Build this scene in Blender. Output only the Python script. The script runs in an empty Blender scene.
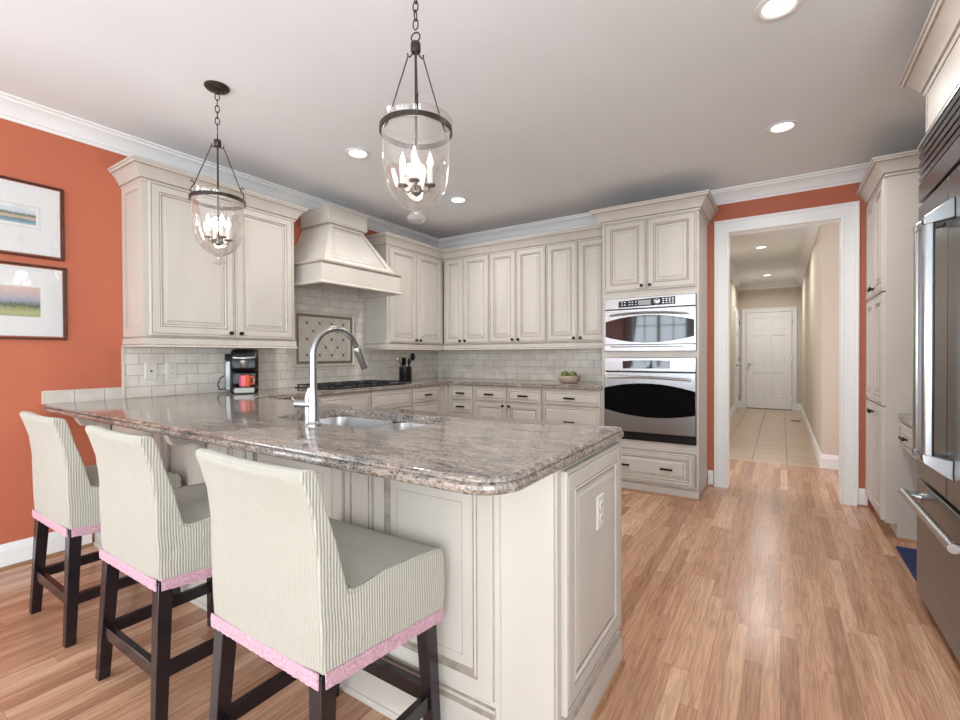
import bpy, bmesh, math, random
from mathutils import Vector, Matrix
random.seed(7)
C = bpy.context.scene.collection
SC = bpy.context.scene
PI = math.pi
def R(a): return math.radians(a)

# ------------------------------------------------------------------ camera
H = 1.20
F_PX = 461.1
yaw, pitch, roll = .57784, -.00957, -.0037
fw = Vector((-math.sin(yaw)*math.cos(pitch), math.cos(yaw)*math.cos(pitch), math.sin(pitch)))
rt = Vector((math.cos(yaw), math.sin(yaw), 0)); up = rt.cross(fw)
rt2 = rt*math.cos(roll)+up*math.sin(roll); up2 = -rt*math.sin(roll)+up*math.cos(roll)
cam = bpy.data.cameras.new('camera'); cam.sensor_width = 36; cam.lens = F_PX/960*36
cam.clip_start = .02
camo = bpy.data.objects.new('camera', cam); C.objects.link(camo)
camo.matrix_world = Matrix(((rt2.x, up2.x, -fw.x, 0), (rt2.y, up2.y, -fw.y, 0), (rt2.z, up2.z, -fw.z, H), (0, 0, 0, 1)))
SC.camera = camo

# ------------------------------------------------------------------ world, daylight, exposure
SC.view_settings.view_transform = 'Standard'; SC.view_settings.look = 'None'
SC.view_settings.gamma = 1; SC.view_settings.use_curve_mapping = False
SC.view_settings.exposure = 0.16
w = bpy.data.worlds.new('world'); SC.world = w; w.use_nodes = True
w.node_tree.nodes['Background'].inputs[0].default_value = (.72, .86, 1, 1)
w.node_tree.nodes['Background'].inputs[1].default_value = 1.0

def area(name, loc, direction, sx, sy, power, color, shape='RECTANGLE', spread=PI):
    l = bpy.data.lights.new(name, 'AREA'); l.shape = shape; l.size = sx
    if shape == 'RECTANGLE': l.size_y = sy
    l.energy = power; l.color = color; l.spread = spread
    o = bpy.data.objects.new(name, l); C.objects.link(o)
    o.location = loc; o.rotation_euler = Vector(direction).to_track_quat('-Z', 'Y').to_euler()
    return o
XL, XR, YB, YR, ZC = -3.69, 1.24, 4.68, -5.0, 2.665
REAR_WINDOWS = [(-3.55, -2.05), (-1.9, -0.45), (-0.3, 1.1)]
# added fill lights inside the passage's closed side walls, evening out the hall
area('passage_daylight', (-1.74, 5.6, 1.5), (1, .1, 0), .9, 1.9, 26, (.92, .97, 1))
area('passage_daylight', (2.06, 5.4, 1.5), (-1, .1, 0), .9, 1.9, 26, (.92, .97, 1))
for i, (x0, x1) in enumerate(REAR_WINDOWS):          # daylight through the windows behind the camera
    area('window_daylight', ((x0+x1)/2, YR-.22, 1.3), (0, 1, .48), x1-x0-.02, 2.3, 56*(x1-x0), (.86, .945, 1))
# daylight through the wide window in the left wall behind the camera
area('window_daylight', (XL-.22, -1.35, 1.4), (1, 0, .35), 1.9, 1.9, 85, (.86, .945, 1))
# side fill added through an invented right-wall window, brightening faces turned to it
area('window_daylight', (XR+.22, -1.6, 1.4), (-1, 0, .45), 2.4, 1.9, 180, (.86, .945, 1))

# ------------------------------------------------------------------ materials
def nm(name):
    m = bpy.data.materials.new(name); m.use_nodes = True
    nt = m.node_tree; b = nt.nodes['Principled BSDF']
    return m, nt, b
def N(nt, t, **kw):
    n = nt.nodes.new(t)
    for k, v in kw.items():
        if k.startswith('i_'):
            key = k[2:]; key = int(key) if key.isdigit() else key
            n.inputs[key].default_value = v
        else: setattr(n, k, v)
    return n
def LK(nt, a, b): nt.links.new(a, b)
def mat(name, col, rough=.5, metal=0, noise=0, nscale=40, bump=0, spec=.5, coat=0, emis=None, estr=0, anis=None):
    m, nt, b = nm(name)
    b.inputs['Base Color'].default_value = (*col, 1)
    b.inputs['Roughness'].default_value = rough; b.inputs['Metallic'].default_value = metal
    b.inputs['Specular IOR Level'].default_value = spec
    if coat: b.inputs['Coat Weight'].default_value = coat; b.inputs['Coat Roughness'].default_value = .05
    if emis: b.inputs['Emission Color'].default_value = (*emis, 1); b.inputs['Emission Strength'].default_value = estr
    tc = N(nt, 'ShaderNodeTexCoord'); mp = N(nt, 'ShaderNodeMapping')
    if anis: mp.inputs['Scale'].default_value = anis
    no = N(nt, 'ShaderNodeTexNoise'); no.inputs['Scale'].default_value = nscale; no.inputs['Detail'].default_value = 5
    LK(nt, tc.outputs['Object'], mp.inputs['Vector']); LK(nt, mp.outputs[0], no.inputs['Vector'])
    k = noise or .02
    cr = N(nt, 'ShaderNodeValToRGB')
    cr.color_ramp.elements[0].position = .3; cr.color_ramp.elements[1].position = .7
    cr.color_ramp.elements[0].color = (*[c*(1-k) for c in col], 1); cr.color_ramp.elements[1].color = (*[min(1, c*(1+k)) for c in col], 1)
    LK(nt, no.outputs['Fac'], cr.inputs[0]); LK(nt, cr.outputs[0], b.inputs['Base Color'])
    if bump:
        bp = N(nt, 'ShaderNodeBump'); bp.inputs['Strength'].default_value = bump; bp.inputs['Distance'].default_value = .01
        LK(nt, no.outputs['Fac'], bp.inputs['Height']); LK(nt, bp.outputs[0], b.inputs['Normal'])
    return m
def M_(nt, op, a, b=None, c=None):
    n = N(nt, 'ShaderNodeMath', operation=op)
    for i, v in enumerate((a, b, c)):
        if v is None: continue
        if isinstance(v, (int, float)): n.inputs[i].default_value = v
        else: LK(nt, v, n.inputs[i])
    return n.outputs[0]

def wood_floor():
    m, nt, b = nm('oak_strip_floor')
    tc = N(nt, 'ShaderNodeTexCoord'); sp = N(nt, 'ShaderNodeSeparateXYZ'); LK(nt, tc.outputs['Object'], sp.inputs[0])
    W, L = .058, .85
    rx = M_(nt, 'DIVIDE', sp.outputs[0], W); row = M_(nt, 'FLOOR', rx); fx = M_(nt, 'SUBTRACT', rx, row)
    wn = N(nt, 'ShaderNodeTexWhiteNoise', noise_dimensions='1D'); LK(nt, row, wn.inputs['W'])
    sy = M_(nt, 'ADD', M_(nt, 'DIVIDE', sp.outputs[1], L), M_(nt, 'MULTIPLY', wn.outputs[0], 7.3))
    bd = M_(nt, 'FLOOR', sy); fy = M_(nt, 'SUBTRACT', sy, bd)
    cb = N(nt, 'ShaderNodeCombineXYZ'); LK(nt, row, cb.inputs[0]); LK(nt, bd, cb.inputs[1])
    w2 = N(nt, 'ShaderNodeTexWhiteNoise', noise_dimensions='2D'); LK(nt, cb.outputs[0], w2.inputs['Vector'])
    cr = N(nt, 'ShaderNodeValToRGB'); e = cr.color_ramp.elements
    e[0].position = 0; e[0].color = (.34, .175, .105, 1)
    e[1].position = 1; e[1].color = (.60, .38, .25, 1)
    x = e.new(.22); x.color = (.42, .228, .138, 1)
    x = e.new(.7); x.color = (.48, .272, .17, 1)
    LK(nt, w2.outputs['Value'], cr.inputs[0])
    # grain
    off = N(nt, 'ShaderNodeCombineXYZ'); LK(nt, M_(nt, 'MULTIPLY', w2.outputs['Value'], 31.), off.inputs[2])
    LK(nt, M_(nt, 'MULTIPLY', sp.outputs[0], 75.), off.inputs[0]); LK(nt, M_(nt, 'MULTIPLY', sp.outputs[1], 4.5), off.inputs[1])
    g = N(nt, 'ShaderNodeTexNoise'); g.inputs['Scale'].default_value = 1.; g.inputs['Detail'].default_value = 6; g.inputs['Distortion'].default_value = 1.2
    LK(nt, off.outputs[0], g.inputs['Vector'])
    gr = N(nt, 'ShaderNodeValToRGB'); gr.color_ramp.elements[0].position = .36; gr.color_ramp.elements[0].color = (.70, .65, .60, 1)
    gr.color_ramp.elements[1].position = .62; gr.color_ramp.elements[1].color = (1.12, 1.12, 1.12, 1)
    LK(nt, g.outputs['Fac'], gr.inputs[0])
    mx = N(nt, 'ShaderNodeMix', data_type='RGBA', blend_type='MULTIPLY'); mx.inputs[0].default_value = .8
    LK(nt, cr.outputs[0], mx.inputs[6]); LK(nt, gr.outputs[0], mx.inputs[7])
    # seams
    e1 = M_(nt, 'LESS_THAN', fx, .03); e2 = M_(nt, 'LESS_THAN', fy, .0022)
    seam = M_(nt, 'MAXIMUM', e1, e2)
    m2 = N(nt, 'ShaderNodeMix', data_type='RGBA'); LK(nt, M_(nt, 'MULTIPLY', seam, .55), m2.inputs[0])
    LK(nt, mx.outputs[2], m2.inputs[6]); m2.inputs[7].default_value = (.16, .085, .045, 1)
    LK(nt, m2.outputs[2], b.inputs['Base Color'])
    b.inputs['Roughness'].default_value = .24; b.inputs['Specular IOR Level'].default_value = .5
    bp = N(nt, 'ShaderNodeBump'); bp.inputs['Strength'].default_value = .15; bp.inputs['Distance'].default_value = .002
    LK(nt, M_(nt, 'SUBTRACT', g.outputs['Fac'], M_(nt, 'MULTIPLY', seam, 1.5)), bp.inputs['Height']); LK(nt, bp.outputs[0], b.inputs['Normal'])
    return m

def brick_mat(name, axes, w_, h_, c1, c2, mortar, msize, offset=.5, rough=.2, bump=.6, off=(0, 0), coat=0, tint=None):
    m, nt, b = nm(name)
    tc = N(nt, 'ShaderNodeTexCoord'); sp = N(nt, 'ShaderNodeSeparateXYZ'); LK(nt, tc.outputs['Object'], sp.inputs[0])
    cb = N(nt, 'ShaderNodeCombineXYZ')
    LK(nt, M_(nt, 'ADD', sp.outputs[axes[0]], off[0]), cb.inputs[0]); LK(nt, M_(nt, 'ADD', sp.outputs[axes[1]], off[1]), cb.inputs[1])
    br = N(nt, 'ShaderNodeTexBrick'); br.offset = offset; br.squash = 1
    br.inputs['Scale'].default_value = 1; br.inputs['Brick Width'].default_value = w_; br.inputs['Row Height'].default_value = h_
    br.inputs['Mortar Size'].default_value = msize; br.inputs['Mortar Smooth'].default_value = .3
    br.inputs['Color1'].default_value = (*c1, 1); br.inputs['Color2'].default_value = (*c2, 1); br.inputs['Mortar'].default_value = (*mortar, 1)
    LK(nt, cb.outputs[0], br.inputs['Vector'])
    no = N(nt, 'ShaderNodeTexNoise'); no.inputs['Scale'].default_value = 9; no.inputs['Detail'].default_value = 4
    LK(nt, tc.outputs['Object'], no.inputs['Vector'])
    cr = N(nt, 'ShaderNodeValToRGB'); cr.color_ramp.elements[0].position = .3; cr.color_ramp.elements[1].position = .7
    cr.color_ramp.elements[0].color = (.88, .86, .84, 1); cr.color_ramp.elements[1].color = (1.04, 1.04, 1.04, 1)
    LK(nt, no.outputs['Fac'], cr.inputs[0])
    mx = N(nt, 'ShaderNodeMix', data_type='RGBA', blend_type='MULTIPLY'); mx.inputs[0].default_value = 1
    LK(nt, br.outputs['Color'], mx.inputs[6]); LK(nt, cr.outputs[0], mx.inputs[7]); LK(nt, mx.outputs[2], b.inputs['Base Color'])
    b.inputs['Roughness'].default_value = rough
    bp = N(nt, 'ShaderNodeBump'); bp.inputs['Strength'].default_value = bump; bp.inputs['Distance'].default_value = .004; bp.invert = True
    LK(nt, br.outputs['Fac'], bp.inputs['Height'])
    bp2 = N(nt, 'ShaderNodeBump'); bp2.inputs['Strength'].default_value = .12; bp2.inputs['Distance'].default_value = .01
    LK(nt, no.outputs['Fac'], bp2.inputs['Height']); LK(nt, bp.outputs[0], bp2.inputs['Normal']); LK(nt, bp2.outputs[0], b.inputs['Normal'])
    return m

def granite():
    m, nt, b = nm('polished_granite')
    tc = N(nt, 'ShaderNodeTexCoord')
    mp = N(nt, 'ShaderNodeMapping'); mp.inputs['Scale'].default_value = (4.5, 15, 15); mp.inputs['Rotation'].default_value = (0, 0, R(8))
    LK(nt, tc.outputs['Object'], mp.inputs['Vector'])
    n1 = N(nt, 'ShaderNodeTexNoise'); n1.inputs['Scale'].default_value = 2.2; n1.inputs['Detail'].default_value = 9; n1.inputs['Roughness'].default_value = .68; n1.inputs['Distortion'].default_value = .8
    LK(nt, mp.outputs[0], n1.inputs['Vector'])
    c1 = N(nt, 'ShaderNodeValToRGB'); e = c1.color_ramp.elements
    e[0].position = .30; e[0].color = (.10, .10, .105, 1); e[1].position = .75; e[1].color = (.48, .455, .42, 1)
    x = e.new(.42); x.color = (.21, .19, .175, 1)
    x = e.new(.52); x.color = (.32, .275, .24, 1)
    x = e.new(.62); x.color = (.38, .34, .305, 1)
    LK(nt, n1.outputs['Fac'], c1.inputs[0])
    mp2 = N(nt, 'ShaderNodeMapping'); mp2.inputs['Scale'].default_value = (.55, 1, 1)
    LK(nt, tc.outputs['Object'], mp2.inputs['Vector'])
    n2 = N(nt, 'ShaderNodeTexNoise'); n2.inputs['Scale'].default_value = 150; n2.inputs['Detail'].default_value = 4; n2.inputs['Roughness'].default_value = .6
    LK(nt, mp2.outputs[0], n2.inputs['Vector'])
    c2 = N(nt, 'ShaderNodeValToRGB'); e = c2.color_ramp.elements
    e[0].position = .36; e[0].color = (.15, .145, .15, 1); e[1].position = .5; e[1].color = (1, 1, 1, 1)
    x = e.new(.68); x.color = (1.25, 1.22, 1.2, 1)
    LK(nt, n2.outputs['Fac'], c2.inputs[0])
    mx = N(nt, 'ShaderNodeMix', data_type='RGBA', blend_type='MULTIPLY'); mx.inputs[0].default_value = .85
    LK(nt, c1.outputs[0], mx.inputs[6]); LK(nt, c2.outputs[0], mx.inputs[7])
    n3 = N(nt, 'ShaderNodeTexNoise'); n3.inputs['Scale'].default_value = 1.1; n3.inputs['Detail'].default_value = 3
    LK(nt, mp.outputs[0], n3.inputs['Vector'])
    c3 = N(nt, 'ShaderNodeValToRGB'); e = c3.color_ramp.elements
    e[0].position = .4; e[0].color = (.95, .95, .95, 1); e[1].position = .6; e[1].color = (1.03, .98, .92, 1)
    LK(nt, n3.outputs['Fac'], c3.inputs[0])
    m2 = N(nt, 'ShaderNodeMix', data_type='RGBA', blend_type='MULTIPLY'); m2.inputs[0].default_value = 1
    LK(nt, mx.outputs[2], m2.inputs[6]); LK(nt, c3.outputs[0], m2.inputs[7])
    LK(nt, m2.outputs[2], b.inputs['Base Color'])
    b.inputs['Roughness'].default_value = .09; b.inputs['Specular IOR Level'].default_value = .6
    return m

def corduroy():
    m, nt, b = nm('corded_cotton')
    tc = N(nt, 'ShaderNodeTexCoord'); sp = N(nt, 'ShaderNodeSeparateXYZ'); LK(nt, tc.outputs['Object'], sp.inputs[0])
    ns = N(nt, 'ShaderNodeSeparateXYZ'); LK(nt, tc.outputs['Normal'], ns.inputs[0])
    side = M_(nt, 'GREATER_THAN', M_(nt, 'ABSOLUTE', ns.outputs[0]), .6)
    mixv = M_(nt, 'ADD', M_(nt, 'MULTIPLY', sp.outputs[1], side), M_(nt, 'MULTIPLY', sp.outputs[0], M_(nt, 'SUBTRACT', 1, side)))
    wob = N(nt, 'ShaderNodeTexNoise'); wob.inputs['Scale'].default_value = 5
    LK(nt, tc.outputs['Object'], wob.inputs['Vector'])
    v = M_(nt, 'ADD', mixv, M_(nt, 'MULTIPLY', wob.outputs['Fac'], .02))
    s = M_(nt, 'SINE', M_(nt, 'MULTIPLY', v, 2*PI/.0085))
    s01 = M_(nt, 'ADD', M_(nt, 'MULTIPLY', s, .5), .5)
    fn = N(nt, 'ShaderNodeTexNoise'); fn.inputs['Scale'].default_value = 350; LK(nt, tc.outputs['Object'], fn.inputs['Vector'])
    cr = N(nt, 'ShaderNodeValToRGB'); cr.color_ramp.elements[0].color = (.29, .268, .215, 1); cr.color_ramp.elements[0].position = .05
    cr.color_ramp.elements[1].color = (.495, .475, .415, 1); cr.color_ramp.elements[1].position = .55
    # the back panel of the cover is almost plain, the sides and the seat show the cords
    back = M_(nt, 'LESS_THAN', ns.outputs[1], -.7)
    f = M_(nt, 'ADD', M_(nt, 'MULTIPLY', s01, M_(nt, 'SUBTRACT', 1, M_(nt, 'MULTIPLY', back, .85))), M_(nt, 'MULTIPLY', back, .16))  # back-facing colour is also darkened to offset the strong window light
    LK(nt, f, cr.inputs[0]); LK(nt, cr.outputs[0], b.inputs['Base Color'])
    b.inputs['Roughness'].default_value = .9; b.inputs['Specular IOR Level'].default_value = .15
    b.inputs['Sheen Weight'].default_value = .2
    big = N(nt, 'ShaderNodeTexNoise'); big.inputs['Scale'].default_value = 7; big.inputs['Detail'].default_value = 3; LK(nt, tc.outputs['Object'], big.inputs['Vector'])
    bp = N(nt, 'ShaderNodeBump'); bp.inputs['Strength'].default_value = .5; bp.inputs['Distance'].default_value = .002
    LK(nt, M_(nt, 'ADD', f, M_(nt, 'MULTIPLY', fn.outputs['Fac'], .4)), bp.inputs['Height'])
    bp2 = N(nt, 'ShaderNodeBump'); bp2.inputs['Strength'].default_value = .35; bp2.inputs['Distance'].default_value = .03
    LK(nt, big.outputs['Fac'], bp2.inputs['Height']); LK(nt, bp.outputs[0], bp2.inputs['Normal']); LK(nt, bp2.outputs[0], b.inputs['Normal'])
    return m

def clear_glass(name='clear_glass', tint=(.97, .96, .95), haze=.05):
    m, nt, b = nm(name)
    nt.nodes.remove(b); out = nt.nodes['Material Output']
    tr = N(nt, 'ShaderNodeBsdfTransparent'); tr.inputs[0].default_value = (*tint, 1)
    gl = N(nt, 'ShaderNodeBsdfGlossy'); gl.inputs['Roughness'].default_value = .03
    df = N(nt, 'ShaderNodeBsdfDiffuse'); df.inputs[0].default_value = (.62, .60, .58, 1)
    lw = N(nt, 'ShaderNodeLayerWeight'); lw.inputs['Blend'].default_value = .3
    f = M_(nt, 'ADD', M_(nt, 'MULTIPLY', lw.outputs['Facing'], .35), .04)
    a = N(nt, 'ShaderNodeMixShader'); LK(nt, f, a.inputs[0]); LK(nt, tr.outputs[0], a.inputs[1]); LK(nt, gl.outputs[0], a.inputs[2])
    no = N(nt, 'ShaderNodeTexNoise'); no.inputs['Scale'].default_value = 14; tc = N(nt, 'ShaderNodeTexCoord'); LK(nt, tc.outputs['Object'], no.inputs['Vector'])
    h = M_(nt, 'ADD', M_(nt, 'MULTIPLY', no.outputs['Fac'], haze*.8), M_(nt, 'MULTIPLY', M_(nt, 'POWER', lw.outputs['Facing'], 3), .35))
    c = N(nt, 'ShaderNodeMixShader'); LK(nt, h, c.inputs[0]); LK(nt, a.outputs[0], c.inputs[1]); LK(nt, df.outputs[0], c.inputs[2])
    LK(nt, c.outputs[0], out.inputs[0])
    return m

def art_mat(kind):
    """little landscape print: bands of sky, trees or hills, field or water, broken by noise (object space: y along, z up)"""
    m, nt, b = nm('landscape_print_'+kind)
    tc = N(nt, 'ShaderNodeTexCoord'); sp = N(nt, 'ShaderNodeSeparateXYZ'); LK(nt, tc.outputs['Generated'], sp.inputs[0])
    mp = N(nt, 'ShaderNodeMapping'); mp.inputs['Scale'].default_value = (1, 26, 12); LK(nt, tc.outputs['Generated'], mp.inputs[0])
    no = N(nt, 'ShaderNodeTexNoise'); no.inputs['Scale'].default_value = 2.2; no.inputs['Detail'].default_value = 6; LK(nt, mp.outputs[0], no.inputs['Vector'])
    v = M_(nt, 'ADD', sp.outputs[2], M_(nt, 'MULTIPLY', M_(nt, 'SUBTRACT', no.outputs['Fac'], .5), .5))
    cr = N(nt, 'ShaderNodeValToRGB'); cr.color_ramp.interpolation = 'LINEAR'
    if kind == 'harbour':
        st = [(0, (.35, .45, .5)), (.2, (.12, .25, .3)), (.3, (.2, .3, .25)), (.38, (.65, .42, .3)), (.48, (.55, .4, .3)), (.52, (.1, .2, .14)), (.66, (.13, .2, .15)), (.72, (.6, .64, .7)), (1, (.66, .68, .74))]
    else:
        st = [(0, (.35, .38, .18)), (.1, (.5, .48, .25)), (.28, (.3, .33, .15)), (.34, (.1, .13, .07)), (.42, (.15, .18, .14)), (.5, (.3, .33, .4)), (.6, (.42, .42, .48)), (.85, (.62, .45, .42)), (1, (.65, .5, .42))]
    el = cr.color_ramp.elements
    el[0].position, el[0].color = st[0][0], (*st[0][1], 1); el[1].position, el[1].color = st[-1][0], (*st[-1][1], 1)
    for p, c in st[1:-1]: x = el.new(p); x.color = (*c, 1)
    LK(nt, v, cr.inputs[0])
    LK(nt, cr.outputs[0], b.inputs['Base Color']); b.inputs['Roughness'].default_value = .25
    return m

MT = {}
MT['floor'] = wood_floor()
MT['orange'] = mat('orange_wall_paint', (.47, .125, .062), .55, noise=.03, nscale=3)
MT['rear'] = mat('soft_white_wall_paint', (.62, .62, .60), .6, noise=.02, nscale=3)
MT['beige'] = mat('beige_wall_paint', (.60, .53, .435), .6, noise=.02, nscale=3)
MT['ceil'] = mat('ceiling_paint', (.80, .835, .865), .8, noise=.015, nscale=2)
MT['white'] = mat('white_trim_paint', (.80, .795, .785), .35, noise=.01)
MT['cream'] = mat('glazed_cream_paint', (.53, .487, .435), .42, noise=.05, nscale=6, anis=(1, 1, .25))
MT['glaze'] = mat('brown_glaze_in_the_grooves', (.31, .26, .21), .5, noise=.25, nscale=30)
MT['dark'] = mat('shadow_gap_dark', (.03, .025, .02), .7)  # near-black brown of the hood filter panel
MT['bronze'] = mat('oil_rubbed_bronze', (.045, .034, .028), .42, metal=.6, noise=.25, nscale=60)
MT['knob'] = mat('black_bronze_hardware', (.012, .010, .009), .35, metal=.4, noise=.2)
MT['granite'] = granite()
MT['tileL'] = brick_mat('cream_subway_tile_left', (1, 2), .152, .0762, (.78, .73, .66), (.72, .67, .60), (.50, .45, .39), .0026, off=(.0, -.92+.0762*20))
MT['tileB'] = brick_mat('cream_subway_tile_back', (0, 2), .152, .0762, (.78, .73, .66), (.72, .67, .60), (.50, .45, .39), .0026, off=(.03, -.92+.0762*20))
MT['tileS'] = brick_mat('cream_tile_strip', (1, 2), .152, .2, (.68, .63, .57), (.64, .59, .53), (.38, .34, .3), .003, offset=0, off=(.04, -.85))
MT['halltile'] = brick_mat('beige_floor_tile', (0, 1), .333, .333, (.50, .38, .27), (.44, .34, .25), (.17, .13, .10), .006, offset=0, rough=.3, bump=.3, off=(.27, .1))
MT['steel'] = mat('brushed_stainless', (.36, .36, .365), .26, metal=1, noise=.05, nscale=30, anis=(.1, 1, 8))
MT['fridge'] = mat('stainless_fridge', (.15, .155, .16), .28, metal=.85, noise=.08, nscale=12, anis=(1, .3, 3))
MT['steel2'] = mat('satin_steel_handle', (.45, .46, .47), .28, metal=1, noise=.02)
MT['sinksteel'] = mat('sink_stainless', (.66, .66, .66), .3, metal=1, noise=.05)
MT['chrome'] = mat('brushed_nickel', (.42, .43, .44), .24, metal=1, noise=.02)
MT['blackglass'] = mat('black_oven_glass', (.002, .002, .0025), .05, spec=.12)
MT['mwglass'] = mat('dark_mirror_microwave_glass', (.055, .055, .058), .04, metal=.9)
MT['black'] = mat('black_plastic', (.006, .006, .007), .3, spec=.3)
MT['iron'] = mat('cast_iron', (.02, .02, .021), .5, bump=.1)
MT['fabric'] = corduroy()
MT['pink'] = mat('pink_cotton_fringe', (.52, .31, .37), .95, noise=.25, nscale=120, bump=.4)
MT['espresso'] = mat('espresso_stained_wood', (.011, .007, .009), .25, noise=.3, nscale=30, coat=.1)
MT['pewter'] = mat('dark_pewter', (.16, .15, .14), .35, metal=.9)
MT['glass'] = clear_glass(haze=.05)
MT['glass2'] = clear_glass('thick_glass', (.93, .91, .88), .45)
MT['bulb'] = mat('frosted_bulb', (1, .95, .9), .4, emis=(1, .93, .84), estr=6)
MT['candle'] = mat('white_candle_sleeve', (.8, .77, .72), .5)
MT['lamp'] = mat('lit_downlight_lens', (1, .98, .94), .5, emis=(1, .97, .92), estr=3.2)
MT['frame'] = mat('mahogany_frame', (.055, .016, .010), .45, noise=.3, nscale=40)
MT['matb'] = mat('white_picture_mat', (.74, .73, .72), .6)
MT['art1'] = art_mat('harbour'); MT['art2'] = art_mat('farm')
MT['picglass'] = clear_glass('picture_glass', (1, 1, 1), .0)
MT['plate'] = mat('almond_plastic', (.66, .62, .56), .4)
MT['shoe'] = mat('oak_shoe_molding', (.30, .155, .08), .35, noise=.2, nscale=20)
MT['apple'] = mat('green_apple_skin', (.15, .19, .035), .3, noise=.3, nscale=25)
MT['bowl'] = mat('turned_tan_bowl', (.46, .35, .27), .5, noise=.15, nscale=15)
MT['mug'] = None
MT['rug'] = mat('navy_rug', (.008, .022, .09), .95, noise=.5, nscale=60, bump=.5)
MT['wood'] = mat('pale_wood_utensil', (.5, .36, .22), .6)
MT['tank'] = mat('smoky_water_tank', (.16, .17, .18), .12, spec=.7)
MT['medal'] = mat('travertine_dark_border', (.22, .17, .13), .5, noise=.3, nscale=60, bump=.2)
MT['cream_tile'] = mat('cream_field_tile', (.64, .58, .51), .35, noise=.06, nscale=12)
MT['joint'] = mat('tan_joint', (.38, .31, .24), .6)
MT['accent'] = mat('brown_accent_inset', (.12, .09, .07), .4, noise=.3)
MT['display'] = mat('grey_display', (.30, .33, .33), .15)
def mugm():
    m, nt, b = nm('magenta_to_orange_glaze')
    tc = N(nt, 'ShaderNodeTexCoord'); sp = N(nt, 'ShaderNodeSeparateXYZ'); LK(nt, tc.outputs['Object'], sp.inputs[0])
    v = M_(nt, 'ADD', M_(nt, 'MULTIPLY', sp.outputs[0], 12.), .5)
    cr = N(nt, 'ShaderNodeValToRGB'); e = cr.color_ramp.elements
    e[0].position = .1; e[0].color = (.55, .04, .16, 1); e[1].position = .8; e[1].color = (.8, .13, .04, 1)
    LK(nt, v, cr.inputs[0]); LK(nt, cr.outputs[0], b.inputs['Base Color']); b.inputs['Roughness'].default_value = .2
    return m
MT['mug'] = mugm()

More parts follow.
